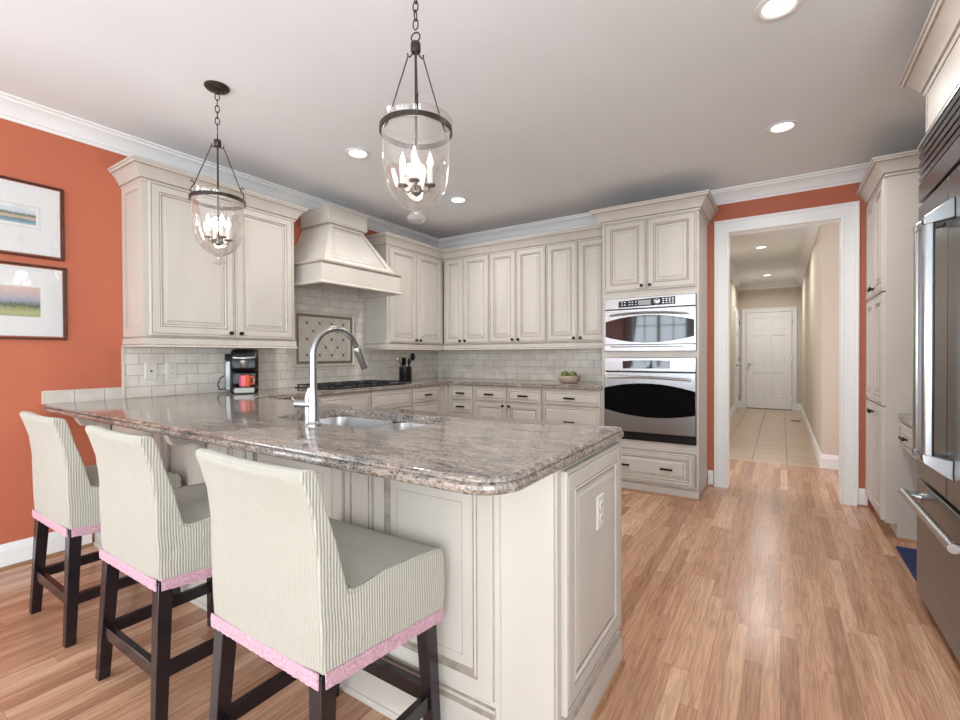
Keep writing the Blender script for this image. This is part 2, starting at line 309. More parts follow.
# ------------------------------------------------------------------ mesh helpers
class MB:
    def __init__(s): s.v = []; s.f = []; s.m = []
    def add(s, vs, fs, m=0):
        o = len(s.v); s.v += [tuple(x) for x in vs]
        for f in fs: s.f.append([i+o for i in f]); s.m.append(m)
    def box(s, x0, y0, z0, x1, y1, z1, m=0):
        if x1 < x0: x0, x1 = x1, x0
        if y1 < y0: y0, y1 = y1, y0
        if z1 < z0: z0, z1 = z1, z0
        s.add([(x0, y0, z0), (x1, y0, z0), (x1, y1, z0), (x0, y1, z0), (x0, y0, z1), (x1, y0, z1), (x1, y1, z1), (x0, y1, z1)],
              [(3, 2, 1, 0), (4, 5, 6, 7), (0, 1, 5, 4), (1, 2, 6, 5), (2, 3, 7, 6), (3, 0, 4, 7)], m)
    def hexa(s, b, t, m=0):       # b, t: four corner points each, CCW seen from above
        s.add(list(b)+list(t), [(3, 2, 1, 0), (4, 5, 6, 7), (0, 1, 5, 4), (1, 2, 6, 5), (2, 3, 7, 6), (3, 0, 4, 7)], m)
    def prism(s, poly, a, b, fn, m=0):   # poly CCW in 2D, fn(u, v, w) -> xyz, w from a to b
        n = len(poly)
        vs = [fn(u, v, a) for u, v in poly]+[fn(u, v, b) for u, v in poly]
        s.add(vs, [list(range(n))[::-1], list(range(n, 2*n))]+[(i, (i+1) % n, n+(i+1) % n, n+i) for i in range(n)], m)
    def lathe(s, prof, c=(0, 0, 0), seg=32, m=0, capb=True, capt=True, axis='z'):
        vs = []; n = len(prof)
        for k in range(seg):
            a = 2*PI*k/seg
            for r, z in prof:
                if axis == 'z': vs.append((c[0]+r*math.cos(a), c[1]+r*math.sin(a), c[2]+z))
                elif axis == 'y': vs.append((c[0]+r*math.cos(a), c[1]+z, c[2]-r*math.sin(a)))
                else: vs.append((c[0]+z, c[1]+r*math.cos(a), c[2]+r*math.sin(a)))
        fs = []
        for k in range(seg):
            k2 = (k+1) % seg
            for i in range(n-1): fs.append((k*n+i, k2*n+i, k2*n+i+1, k*n+i+1))
        if capb: fs.append([k*n for k in range(seg)][::-1])
        if capt: fs.append([k*n+n-1 for k in range(seg)])
        s.add(vs, fs, m)
    def tube(s, pts, r, seg=10, m=0, closed=False):
        P = [Vector(p) for p in pts]; n = len(P)
        rr = r if isinstance(r, (list, tuple)) else [r]*n
        vs = []; prev = None
        for i in range(n):
            if closed: t = (P[(i+1) % n]-P[i-1]).normalized()
            else: t = (P[min(i+1, n-1)]-P[max(i-1, 0)]).normalized()
            if prev is None:
                a = Vector((0, 0, 1)) if abs(t.z) < .9 else Vector((1, 0, 0))
                u = t.cross(a).normalized()
            else:
                u = (prev-t*prev.dot(t)).normalized()
            prev = u; v = t.cross(u)
            for k in range(seg):
                an = 2*PI*k/seg; vs.append(P[i]+(u*math.cos(an)+v*math.sin(an))*rr[i])
        fs = []
        L = n if closed else n-1
        for i in range(L):
            j = (i+1) % n
            for k in range(seg):
                k2 = (k+1) % seg; fs.append((i*seg+k, i*seg+k2, j*seg+k2, j*seg+k))
        if not closed:
            fs.append(list(range(seg))[::-1]); fs.append([(n-1)*seg+k for k in range(seg)])
        s.add(vs, fs, m)
    def sweep(s, path, prof, m=0, closed=False, fn=None, mats=None):
        """path: 2D points; prof: (out, h) closed loop; out = to the right of the path; fn(px, py, h)"""
        fn = fn or (lambda x, y, h: (x, y, h))
        P = [Vector(p) for p in path]; n = len(P); k = len(prof); vs = []
        for i in range(n):
            d1 = (P[i]-P[i-1]).normalized() if (i > 0 or closed) else None
            d2 = (P[(i+1) % n]-P[i]).normalized() if (i < n-1 or closed) else None
            if d1 is None: d1 = d2
            if d2 is None: d2 = d1
            n1 = Vector((d1.y, -d1.x)); n2 = Vector((d2.y, -d2.x))
            q = (n1+n2); q = q/q.length; q = q/max(.2, q.dot(n1))
            for o, h in prof: vs.append(fn(P[i].x+q.x*o, P[i].y+q.y*o, h))
        fs = []; ms = []
        for i in range(n if closed else n-1):
            j = (i+1) % n
            for a in range(k):
                b = (a+1) % k; fs.append((i*k+a, i*k+b, j*k+b, j*k+a)); ms.append(m if not mats else mats[a])
        if not closed:
            fs.append(list(range(k))[::-1]); fs.append([(n-1)*k+a for a in range(k)]); ms += [m, m]
        o = len(s.v); s.v += vs
        for f, mm in zip(fs, ms): s.f.append([i+o for i in f]); s.m.append(mm)
    def relief(s, x0, z0, x1, z1, rings, yb=0):
        """panel facing -y: rings = (inset, out, material); the last one is filled"""
        vs = []
        for ins, out, mm in rings:
            a, b, c, d = x0+ins, z0+ins, x1-ins, z1-ins
            if c <= a: a = c = (x0+x1)/2
            if d <= b: b = d = (z0+z1)/2
            y = yb-out
            vs += [(a, y, b), (c, y, b), (c, y, d), (a, y, d)]
        o = len(s.v); s.v += vs
        for r in range(len(rings)-1):
            for k in range(4):
                k2 = (k+1) % 4
                s.f.append([o+r*4+k, o+r*4+k2, o+r*4+4+k2, o+r*4+4+k]); s.m.append(rings[r+1][2])
        l = o+(len(rings)-1)*4
        s.f.append([l, l+1, l+2, l+3]); s.m.append(rings[-1][2])
        s.f.append([o+3, o+2, o+1, o]); s.m.append(0)
    def ball(s, c, r, m=0, seg=20, sq=(1, 1, 1), dent=0):
        rings = seg//2; prof = []
        vs = []
        for i in range(1, rings):
            t = PI*i/rings
            for k in range(seg):
                a = 2*PI*k/seg; rr = r*math.sin(t)
                z = -r*math.cos(t)
                if dent: z *= 1-dent*math.exp(-(math.sin(t)*2.2)**2)
                vs.append((c[0]+rr*math.cos(a)*sq[0], c[1]+rr*math.sin(a)*sq[1], c[2]+z*sq[2]))
        vs.append((c[0], c[1], c[2]-r*sq[2]*(1-dent))); vs.append((c[0], c[1], c[2]+r*sq[2]*(1-dent)))
        fs = []
        for i in range(rings-2):
            for k in range(seg):
                k2 = (k+1) % seg; fs.append((i*seg+k, i*seg+k2, (i+1)*seg+k2, (i+1)*seg+k))
        b = (rings-1)*seg
        for k in range(seg):
            k2 = (k+1) % seg; fs.append((b, k2, k)); l = (rings-2)*seg; fs.append((b+1, l+k, l+k2))
        s.add(vs, fs, m)
    def build(s, name, mats, parent=None, loc=None, rot=None, bevel=0, seg=2, angle=35, subsurf=0):
        me = bpy.data.meshes.new(name)
        me.from_pydata([tuple(x) for x in s.v], [], s.f)
        if not isinstance(mats, (list, tuple)): mats = [mats]
        for x in mats: me.materials.append(MT[x] if isinstance(x, str) else x)
        for p, mi in zip(me.polygons, s.m): p.material_index = min(mi, len(mats)-1)
        me.update()
        bm = bmesh.new(); bm.from_mesh(me); bmesh.ops.remove_doubles(bm, verts=bm.verts, dist=1e-5)
        bmesh.ops.recalc_face_normals(bm, faces=bm.faces); bm.to_mesh(me); bm.free()
        me.polygons.foreach_set('use_smooth', [True]*len(me.polygons))
        me.set_sharp_from_angle(angle=R(angle))
        o = bpy.data.objects.new(name, me); C.objects.link(o)
        if parent is not None: o.parent = parent
        if loc: o.location = loc
        if rot: o.rotation_euler = rot
        if bevel:
            b = o.modifiers.new('bevel', 'BEVEL'); b.width = bevel; b.segments = seg; b.limit_method = 'ANGLE'; b.angle_limit = R(40)
        if subsurf:
            q = o.modifiers.new('sub', 'SUBSURF'); q.levels = subsurf; q.render_levels = subsurf
        return o
def tag(o, label=None, cat=None, group=None, kind=None):
    if label: o['label'] = label
    if cat: o['category'] = cat
    if group: o['group'] = group
    if kind: o['kind'] = kind
    return o
def thing(name, label, cat, loc=(0, 0, 0), rz=0, group=None):
    o = bpy.data.objects.new(name, None); C.objects.link(o); o.empty_display_size = .1
    o.location = loc; o.rotation_euler = (0, 0, rz)
    return tag(o, label, cat, group)
def struct(o): o['kind'] = 'structure'; return o
def copy_tree(o, parent=None):
    c = o.copy(); C.objects.link(c); c.parent = parent
    for ch in list(o.children): copy_tree(ch, c)
    return c
def sbox(name, b, m):
    mb = MB(); mb.box(*b); return struct(mb.build(name, m))

# ------------------------------------------------------------------ room shell
sbox('floor', (XL-.1, YR-.1, -.08, XR+.1, 6.02, 0), 'floor')
YD = 6.02; YH = 12.0
sbox('floor', (-2.6, YD, -.08, 1.6, YH+.2, 0), 'halltile')
# ceiling
sbox('ceiling', (XL-.1, YR-.1, ZC, XR+.1, YB+.12, ZC+.1), 'ceil')
sbox('ceiling', (-2.6, YB+.12, 2.78, 2.4, YH+.2, 2.88), 'ceil')
# left wall with the window opening behind the camera
def wall_with_holes(name, lo, hi, holes, z1, fn, m):
    mb = MB(); x = lo
    def seg(a, b, c, d):
        if b-a > 1e-4 and d-c > 1e-4:
            p = fn(a, 0, c); q = fn(b, 1, d); mb.box(*p, *q)
    for a, b, c, d in sorted(holes):
        seg(x, a, 0, z1); seg(a, b, 0, c); seg(a, b, d, z1); x = b
    seg(x, hi, 0, z1)
    return struct(mb.build(name, m))
T = .14
wall_with_holes('wall_left', YR, YB+.1, [(-2.3, -.4, .45, 2.35)], ZC, lambda a, t, z: (XL-T*t, a, z), 'orange')
wall_with_holes('wall_rear', XL-.1, XR+.1, [(a, b, .12, 2.48) for a, b in REAR_WINDOWS], ZC, lambda a, t, z: (a, YR-T*t, z), 'rear')
wall_with_holes('wall_back', XL-.1, XR+.1, [(-.410, .421, 0, 2.306)], ZC, lambda a, t, z: (a, YB+.12*t, z), 'orange')
wall_with_holes('wall_right', YR, YB+.1, [(-2.85, -.35, .45, 2.35)], ZC, lambda a, t, z: (XR+T*t, a, z), 'rear')
# passage and hall beyond the doorway
sbox('wall_hall_right', (.365, YD+.04, 0, .5, YH, 2.78), 'beige')
sbox('wall_hall_corner', (.5, YD+.04, 0, 2.2, YD+.16, 2.78), 'beige')
sbox('wall_hall_left', (-.93, YD+.5, 0, -.81, YH, 2.78), 'beige')
sbox('wall_hall_end', (-.93, YH, 0, .5, YH+.12, 2.78), 'beige')
sbox('wall_passage_left', (-1.9, YB+.12, 0, -1.78, YD+.5, 2.78), 'beige')
sbox('wall_passage_far', (-1.9, YD+.5, 0, -.93, YD+.62, 2.78), 'beige')
sbox('wall_passage_right', (2.1, YB+.12, 0, 2.2, YD+.04, 2.78), 'beige')
sbox('floor', (XR+.1, YB+.12, -.08, 2.4, YD, 0), 'floor')

CROWN = [(0, -.115), (.008, -.115), (.010, -.098), (.018, -.092), (.022, -.078), (.045, -.045), (.062, -.032), (.072, -.026), (.076, -.014), (.090, -.010), (.092, 0), (0, 0)]
def crown(name, path, z, m='white', sc=1):
    mb = MB(); mb.sweep(path, [(o*sc, h*sc+z) for o, h in CROWN]); return struct(mb.build(name, m, angle=25))
# out is to the right of the path: walk so that the room is on the right
crown('trim_1', [(XL, YR), (XL, YB), (XR, YB), (XR, YR)], ZC)
crown('trim_2', [(-.81, YD+.62), (-.81, YH), (.365, YH), (.365, YD+.04), (2.1, YD+.04)], 2.78, sc=1.15)
BASE = [(0, 0), (.016, 0), (.016, .105), (.012, .112), (.012, .125), (.006, .14), (0, .142)]
SHOE = [(.014, 0), (.03, 0), (.028, .010), (.022, .017), (.014, .018)]
def base(name, path, shoe=True, m='white', shm='shoe'):
    mb = MB(); mb.sweep(path, BASE)
    if shoe: mb.sweep(path, SHOE, m=1)
    return struct(mb.build(name, [m, shm], angle=25))
base('baseboard_left', [(XL, YR+.01), (XL, 1.10)])
base('baseboard_back', [(-.555, YB), (-.512, YB)])
base('baseboard_back', [(.507, YB), (.572, YB)])
base('baseboard_hall_right', [(.365, YH), (.365, YD+.04), (2.1, YD+.04)], shoe=False)
base('baseboard_hall_end', [(-.80, YH), (-.745, YH)], shoe=False)
base('baseboard_hall_end', [(.285, YH), (.364, YH)], shoe=False)
base('baseboard_hall_left', [(-.81, 9.2), (-.81, YH)], shoe=False)
base('baseboard_rear', [(XR, YR), (XL, YR)])
# door casing of the cased opening: profile across the face, swept around the opening
CAS = [(0, 0), (0, .018), (.012, .020), (.016, .014), (.05, .012), (.085, .016), (.09, .022), (.105, .024), (.112, .020), (.112, 0)]
def casing(name, x0, x1, z1, y, wd=.112, side=-1):
    k = wd/.112; mb = MB()
    # path along the inner edge seen from the room, outwards = away from the opening
    path = [(x1, 0), (x1, z1), (x0, z1), (x0, 0)]
    mb.sweep(path, [(o*k, h) for o, h in CAS], fn=lambda px, pz, h: (px, y+side*h, pz))
    return struct(mb.build(name, 'white', angle=20))
casing('trim_3', -.394, .405, 2.29, YB)
casing('trim_4', -.394, .405, 2.29, YB+.12, side=1)
mb = MB(); mb.box(-.410, YB-.001, 0, -.394, YB+.121, 2.29); mb.box(.405, YB-.001, 0, .421, YB+.121, 2.29); mb.box(-.410, YB-.001, 2.29, .421, YB+.121, 2.306)
struct(mb.build('trim_5', 'white'))

# hall end door: six panels
def six_panel_door(name, x0, x1, z1, y, swing='R'):
    W = x1-x0; mb = MB(); t = .03
    mb.box(x0, y-t+.012, .012, x1, y, z1)
    st = .11; mid = (x0+x1)/2; rows = [(.22, .80), (.93, 1.62), (1.73, z1-.12)]
    rr = [(0, .0, 0), (0, .013, 0)]
    # stiles and rails
    for a, b in ((x0, x0+st), (mid-.05, mid+.05), (x1-st, x1)): mb.box(a, y-t, .012, b, y-t+.013, z1)
    zs = [.012]+[v for r in rows for v in r]+[z1]
    for i in range(0, len(zs), 2):
        for a, b in ((x0+st, mid-.05), (mid+.05, x1-st)): mb.box(a, y-t, zs[i], b, y-t+.013, zs[i+1])
    for z0_, z1_ in rows:
        for a, b in ((x0+st, mid-.05), (mid+.05, x1-st)):
            mb.relief(a, z0_, b, z1_, [(0, 0, 0), (0, .001, 0), (.012, .002, 0), (.035, .010, 0), (.036, .010, 0)], yb=y-t+.013)
    return mb
mb = six_panel_door('door_1', -.645, .195, 2.125, YH-.01)
d1 = struct(mb.build('door_1', 'white'))
mb = MB(); mb.lathe([(.02, 0), (.028, -.006), (.012, -.02), (.012, -.04), (.026, -.05), (.026, -.065), (.012, -.075)], (-.59, YH-.04, .98), 16, axis='y')
mb.build('door_knob', 'chrome', d1)
for z in (.25, 1.1, 1.9):
    mb = MB(); mb.box(.195, YH-.05, z-.05, .205, YH-.038, z+.05); mb.build('hinge', 'chrome', d1)
casing('trim_6', -.647, .197, 2.135, YH-.001, .095)
sbox('trim_7', (-.645, YH-.045, .0, .2, YH-.001, .011), 'bronze')
# second hall door, on the left hall wall, and its casing
mb = six_panel_door('door_2', 0, .8, 2.1, 0)
d2 = struct(mb.build('door_2', 'white', loc=(-.80, 11.65, 0), rot=(0, 0, R(90))))
d2.location = (-.805, 10.85, 0)
for z in (.25, 1.1, 1.9):
    mb = MB(); mb.box(.80, -.046, z-.05, .812, -.032, z+.05); mb.build('hinge', 'bronze', d2)
mb = MB(); mb.lathe([(.02, 0), (.028, -.006), (.012, -.02), (.012, -.04), (.026, -.05), (.026, -.065), (.012, -.075)], (.07, -.03, .98), 16, axis='y'); mb.build('door_knob', 'chrome', d2)
mb = MB(); mb.sweep([(11.65, 0), (11.65, 2.11), (10.85, 2.11), (10.85, 0)], [(o*.85, h) for o, h in CAS], fn=lambda py, pz, h: (-.81+h, py, pz))
struct(mb.build('trim_8', 'white', angle=20))

# windows behind the camera
def window(name, fn, a, b, z0, z1):
    fr = MB()
    def bx(m, u0, w0, u1, w1, d0, d1):
        p = fn(u0, d0, w0); q = fn(u1, d1, w1); m.box(*p, *q)
    for u0, w0, u1, w1 in ((a, z0, a+.06, z1), (b-.06, z0, b, z1), (a, z0, b, z0+.06), (a, z1-.06, b, z1), ((a+b)/2-.04, z0, (a+b)/2+.04, z1)):
        bx(fr, u0, w0, u1, w1, .02, .10)
    o = struct(fr.build(name, 'white'))
    mu = MB()
    for i in (1, 2, 3, 4):
        z = z0+(z1-z0)*i/5; bx(mu, a+.06, z-.012, b-.06, z+.012, .05, .08)
    for f in (.25, .75):
        u = a+(b-a)*f; bx(mu, u-.012, z0+.06, u+.012, z1-.06, .05, .08)
    mu.build('muntins', 'white', o)
    return o
for i, (a, b) in enumerate(REAR_WINDOWS): window('window_%d' % (i+1), lambda u, d, z: (u, YR-d, z), a, b, .12, 2.48)
window('window_4', lambda u, d, z: (XL-d, u, z), -2.3, -.4, .45, 2.35)
window('window_5', lambda u, d, z: (XR+d, u, z), -2.85, -.35, .45, 2.35)  # unseen window, added to go with the right-hand fill light

# ------------------------------------------------------------------ recessed ceiling lights
def downlight(x, y, z, label, power=11):
    t = thing('recessed_light', label, 'light', (x, y, z), group='recessed ceiling lights')
    mb = MB(); mb.lathe([(.062, -.001), (.088, -.001), (.088, -.006), (.070, -.009), (.060, -.004)], seg=40, capb=False, capt=False)
    mb.f += [[k*5+4, ((k+1) % 40)*5+4, ((k+1) % 40)*5, k*5] for k in range(40)]; mb.m += [0]*40
    mb.build('trim_ring', 'white', t)
    mb = MB(); mb.lathe([(.0605, -.002), (.0605, -.0045)], seg=40); mb.build('lens', 'lamp', t)
    l = bpy.data.lights.new('downlight_bulb', 'AREA'); l.shape = 'DISK'; l.size = .1; l.energy = power; l.color = (1, .985, .96); l.spread = R(160)
    o = bpy.data.objects.new('downlight_bulb', l); C.objects.link(o); o.parent = t; o.location = (0, 0, -.012)
for x, y, lb in ((-.01, 2.32, 'recessed ceiling light at the top edge of the photo, nearest the fridge'),
                 (.005, 3.56, 'recessed ceiling light in front of the hallway doorway'),
                 (-2.56, 2.32, 'recessed ceiling light between the two hanging lanterns'),
                 (-2.54, 3.53, 'recessed ceiling light near the far kitchen corner')): downlight(x, y, ZC, lb)
downlight(-.245, 7.95, 2.78, 'nearer of the two recessed lights in the hallway ceiling', 16)
downlight(-.23, 10.8, 2.78, 'farther of the two recessed lights in the hallway ceiling', 16)

# ------------------------------------------------------------------ cabinet parts
def door_rings(fr=.055, t=.02):
    return [(0, 0, 0), (0, t-.004, 0), (.003, t, 0), (.010, t, 0), (.012, t-.0025, 1), (.015, t-.0025, 1), (.018, t, 0),
            (fr, t, 0), (fr+.003, t-.003, 1), (fr+.005, t-.003, 1), (fr+.009, t+.0005, 0), (fr+.016, t-.006, 0), (fr+.018, t-.009, 1), (fr+.021, t-.009, 1),
            (fr+.042, t-.0025, 0), (fr+.044, t-.0015, 1), (fr+.0455, t-.0005, 0), (fr+.048, t-.0005, 0)]
def drawer_rings(t=.02):
    return [(0, 0, 0), (0, t-.004, 0), (.003, t, 0), (.008, t, 0), (.0095, t-.002, 1), (.012, t-.002, 1), (.014, t, 0),
            (.026, t, 0), (.028, t-.004, 1), (.030, t-.006, 1), (.040, t-.001, 0), (.042, t-.001, 0)]
def knob_mb(x, z, y=-.02, square=False):
    mb = MB()
    mb.lathe([(.010, 0), (.010, -.002), (.005, -.004), (.005, -.014)], (x, y, z), 14, axis='y')
    if square: mb.box(x-.012, y-.026, z-.012, x+.012, y-.014, z+.012)
    else: mb.lathe([(.006, -.013), (.014, -.017), (.0155, -.023), (.011, -.028), (.002, -.029)], (x, y, z), 18, axis='y')
    return mb
def pull_mb(x, z, y=-.02, L=.10):
    mb = MB()
    for s in (-1, 1): mb.box(x+s*(L/2-.012)-.005, y-.02, z-.005, x+s*(L/2-.012)+.005, y, z+.005)
    mb.box(x-L/2, y-.028, z-.009, x+L/2, y-.018, z+.009)
    return mb
def add_door(t, x0, z0, x1, z1, knob=None, square=False, fr=.055, name='door'):
    mb = MB(); mb.relief(x0, z0, x1, z1, door_rings(fr)); d = mb.build(name, ['cream', 'glaze'], t, angle=20)
    if knob: knob_mb(*knob, square=square).build('knob', 'knob', d, bevel=.002 if square else 0)
    return d
def add_drawer(t, x0, z0, x1, z1, pulls=(), L=.10, deep=False):
    mb = MB(); mb.relief(x0, z0, x1, z1, door_rings(.04) if deep else drawer_rings()); d = mb.build('drawer', ['cream', 'glaze'], t, angle=20)
    for p in pulls: pull_mb(p, (z0+z1)/2, L=L).build('pull', 'knob', d, bevel=.003)
    return d
CABCROWN = [(0, -.02), (.010, -.018), (.012, -.006), (.020, .002), (.024, .014), (.046, .052), (.062, .066), (.070, .070), (.074, .082), (.082, .084), (.082, .096), (0, .096)]
CC_M = [0, 0, 1, 0, 0, 0, 1, 0, 0, 0, 0, 0]
def add_crown(t, path, z, sc=1.0):
    mb = MB(); mb.sweep(path, [(o*sc, z+h*sc) for o, h in CABCROWN], mats=CC_M); return mb.build('crown_molding', ['cream', 'glaze'], t, angle=20)
RAIL = [(0, 0), (0, .065), (.006, .065), (.010, .055), (.010, .018), (.016, .010), (.018, 0)]
def add_rail(t, path, z):
    mb = MB(); mb.sweep(path, [(o, z+h) for o, h in RAIL], mats=[0, 0, 1, 0, 1, 0, 0]); return mb.build('light_rail', ['cream', 'glaze'], t, angle=20)
def body(t, x0, y0, z0, x1, y1, z1, name='body', bevel=0): mb = MB(); mb.box(x0, y0, z0, x1, y1, z1); return mb.build(name, 'cream', t, bevel=bevel)

XU = -3.352                                 # front of the left uppers
ZU0, ZU1 = 1.265, 2.335
def upper(label, loc, rz, W, D, doors, crownpath, railpath, square=False, group='upper wall cabinets', z1=ZU1, ends=()):
    t = thing('wall_cabinet', label, 'cabinet', (loc[0], loc[1], ZU0), rz, group)
    z1 = z1-ZU0
    body(t, 0, 0, .001, W, D, z1)
    for x0, x1, kx in doors: add_door(t, x0, .075, x1, z1-.012, (kx, .105), square)
    for e in ends: e(t)
    if crownpath: add_crown(t, crownpath, z1)
    if railpath: add_rail(t, railpath, 0)
    return t
# A: facing +x ; local x -> world y, local y (depth) -> world -x
XA = -3.387; DA = XA-XL-.002
def endpanel(t):
    mb = MB(); z1 = ZU1-ZU0
    # recessed frame on the exposed end (local x = 0 face, pointing -x)
    m2 = MB(); m2.relief(0, .07, DA, z1-.01, [(0, 0, 0), (0, .006, 0), (.05, .006, 0), (.052, .003, 1), (.060, .002, 0), (.062, .001, 1), (.09, .004, 0), (.092, .004, 0)])
    mb.v = [(y, x_, z) for (x_, y, z) in [(v[0], v[1], v[2]) for v in m2.v]]
    mb.v = [(y, DA-x_, z) for (y, x_, z) in mb.v]
    mb.f = m2.f; mb.m = m2.m
    mb.build('end_panel', ['cream', 'glaze'], t, angle=20)
WA = 2.372-1.288
upper('large double-door wall cabinet beside the orange wall, above the black coffee maker', (XA, 1.288), R(90), WA, DA,
      [(.03, .575, .54), (.581, WA-.02, .615)], [(0, DA), (0, 0), (WA, 0), (WA, DA)], [(0, DA), (0, 0), (WA, 0), (WA, DA)], True, ends=[endpanel])
# B: right of the hood
WB = 4.34-3.41
upper('double-door wall cabinet right of the range hood, turning the far corner', (XU, 3.41), R(90), WB-.001, XU-XL-.002,
      [(.03, .45, .42), (.456, WB-.045, .486)], [(0, XU-XL-.002), (0, 0), (WB-.0, 0)], [(0, XU-XL-.002), (0, 0), (WB, 0)])
# back uppers, facing -y
YU = 4.34; DU = YB-YU-.002
xs = [-3.337, -3.05, -2.70, -2.362, -2.012, -1.672, -1.361]
xe = [-3.338, -2.698, -2.010, -1.362]
nms = ['double-door wall cabinet in the far corner, leftmost on the back wall', 'middle double-door wall cabinet on the back wall',
       'double-door wall cabinet against the oven tower, above the apple bowl']
for i in range(3):
    W = xe[i+1]-xe[i]-.001
    a, b, c = xs[2*i]-xe[i], xs[2*i+1]-xe[i], xs[2*i+2]-xe[i]
    cp = [(0, 0), (W+.001, 0)]
    upper(nms[i], (xe[i], YU), 0, W, DU, [(a+.02 if i == 0 else a+.006, b-.003, b-.035), (b+.003, min(c-.005, W-.003), b+.035)], cp, cp)

# ------------------------------------------------------------------ oven tower
YT = 4.13; XT0, XT1 = -1.36, -.56
WT = XT1-XT0
t = thing('oven_cabinet', 'tall cream cabinet housing the microwave and wall oven beside the doorway', 'cabinet', (XT0, YT, 0))
DT = YB-YT-.002
# carcass as a frame around the two appliance bays
mb = MB()
mb.box(0, 0, .09, .022, DT, 2.40); mb.box(WT-.016, 0, .09, WT, DT, 2.40); mb.box(.022, .02, .09, WT-.016, DT, .455)
mb.box(.022, 0, .38, WT-.016, .02, .455); mb.box(.022, 0, 1.178, WT-.016, DT, 1.232); mb.box(.022, 0, 1.705, WT-.016, DT, 2.40)
mb.box(.022, DT-.02, .455, WT-.016, DT, 1.705); mb.box(.022, 0, .09, WT-.016, .02, .10)
mb.build('body', 'cream', t)
mb = MB(); mb.box(0, .012, 0, WT-.004, DT, .0895); mb.box(.0, 0.004, 0, WT, .012, .075); mb.build('plinth', 'cream', t)
mb = MB(); mb.sweep([(0, .004), (WT, .004), (WT, DT)], [(0, 0), (.014, 0), (.012, .010), (.006, .016), (0, .017)]); mb.build('shoe_molding', 'shoe', t)
mid = -.972-XT0
add_door(t, .022, 1.762, mid-.003, 2.375, (mid-.035, 1.80), True)
add_door(t, mid+.003, 1.762, WT-.016, 2.375, (mid+.035, 1.80), True)
add_drawer(t, .022, .10, WT-.03, .372, (.20, .555), deep=True)
add_crown(t, [(0, DT), (0, 0), (WT, 0), (WT, DT)], 2.40, 1.08)

def ellipse_band(x0, x1, zl, zr, bulge, n=24):  # points of a shallow arc
    return [(x0+(x1-x0)*i/n, zl+(zr-zl)*i/n+bulge*(1-(2*i/n-1)**2)) for i in range(n+1)]
# microwave, in the upper bay
t = thing('built_in_microwave', 'built-in stainless microwave set above the wall oven', 'microwave', (XT0+.024, YT-.002, 1.234))
W, Hh = .758, .468
mb = MB(); mb.box(.004, .004, .002, W-.004, .40, Hh-.004); mb.build('housing', 'black', t)
mb = MB(); mb.box(0, -.022, .372, W, .0035, Hh); mb.build('control_panel', 'steel', t, bevel=.003)
f3 = lambda u, v, w_: (u, w_, v)
lo = ellipse_band(.13, .60, .385, .392, 0.0, 12); hi = ellipse_band(.13, .60, .438, .455, .004, 12)
mb = MB(); mb.prism([(p[0], p[1]) for p in lo]+[(p[0], p[1]) for p in hi[::-1]], -.025, -.0225, f3); cp = mb.build('control_display', 'black', t)
mb = MB(); mb.box(.30, -.0265, .397, .405, -.0255, .440); mb.build('screen', 'display', cp)
for gx in (.155, .18, .22, .245, .275):
    for gz in (.402, .425): mb = MB(); mb.box(gx, -.0263, gz, gx+.012, -.0252, gz+.008); mb.build('button', 'steel2', cp)
for gx in (.50, .525, .55, .575):
    for gz in (.402, .42, .436): mb = MB(); mb.box(gx, -.0263, gz, gx+.014, -.0252, gz+.008); mb.build('button', 'steel2', cp)
mb = MB(); mb.lathe([(.026, -.0255), (.026, -.034), (.022, -.037), (.002, -.038)], (.455, 0, .42), 24, axis='y'); mb.build('dial', 'steel2', cp)
mb = MB(); mb.box(0, -.020, .058, W, .0035, .366)
d = mb.build('door', 'steel', t, bevel=.003)
lo = ellipse_band(.012, W-.012, .128, .120, -.052); hi = ellipse_band(.012, W-.012, .262, .254, .052)
mb = MB(); mb.prism(lo+hi[::-1], -.0225, -.0202, f3); mb.build('window', 'mwglass', d)
mb = MB(); p = ellipse_band(.05, W-.05, .318, .305, .018, 20); mb.tube([(a, -.052+.02*abs(2*i/20-1)**3, b) for i, (a, b) in enumerate(p)], .010, 10)
mb.box(.045, -.04, .308, .065, -.019, .328); mb.box(W-.065, -.04, .295, W-.045, -.019, .315); mb.build('handle', 'steel2', d)
mb = MB(); mb.box(0, -.020, 0, W, .0035, .055); lp = mb.build('vent_panel', 'steel', t, bevel=.003)
mb = MB(); mb.box(.06, -.0215, .034, W-.09, -.0202, .042); mb.build('vent_slot', 'black', lp)
# wall oven, in the lower bay
t = thing('wall_oven', 'stainless wall oven with curved black glass window below the microwave', 'oven', (XT0+.024, YT-.002, .457))
W, Hh = .758, .719
mb = MB(); mb.box(.004, .004, .002, W-.004, .48, Hh-.004); mb.build('housing', 'black', t)
mb = MB(); mb.box(0, -.022, .602, W, .0035, Hh-.001); mb.build('control_panel', 'steel', t, bevel=.003)
mb = MB(); mb.prism(ellipse_band(.165, .56, .625, .628, 0, 8)+ellipse_band(.165, .56, .690, .693, .006, 8)[::-1], -.025, -.0225, f3); mb.build('control_display', 'mwglass', t)
mb = MB(); mb.box(0, -.026, .072, W, .0035, .592); d = mb.build('door', 'steel', t, bevel=.004)
lo = ellipse_band(.004, W-.004, .262, .245, -.048); hi = ellipse_band(.004, W-.004, .452, .44, .052)
mb = MB(); mb.prism(lo+hi[::-1], -.029, -.0262, f3); mb.build('window', 'blackglass', d)
mb = MB(); p = ellipse_band(.03, W-.03, .545, .533, .012, 20); mb.tube([(a, -.062+.02*abs(2*i/20-1)**3, b) for i, (a, b) in enumerate(p)], .012, 10)
mb.box(.025, -.05, .530, .047, -.025, .555); mb.box(W-.047, -.05, .518, W-.025, -.025, .543); mb.build('handle', 'steel2', d)
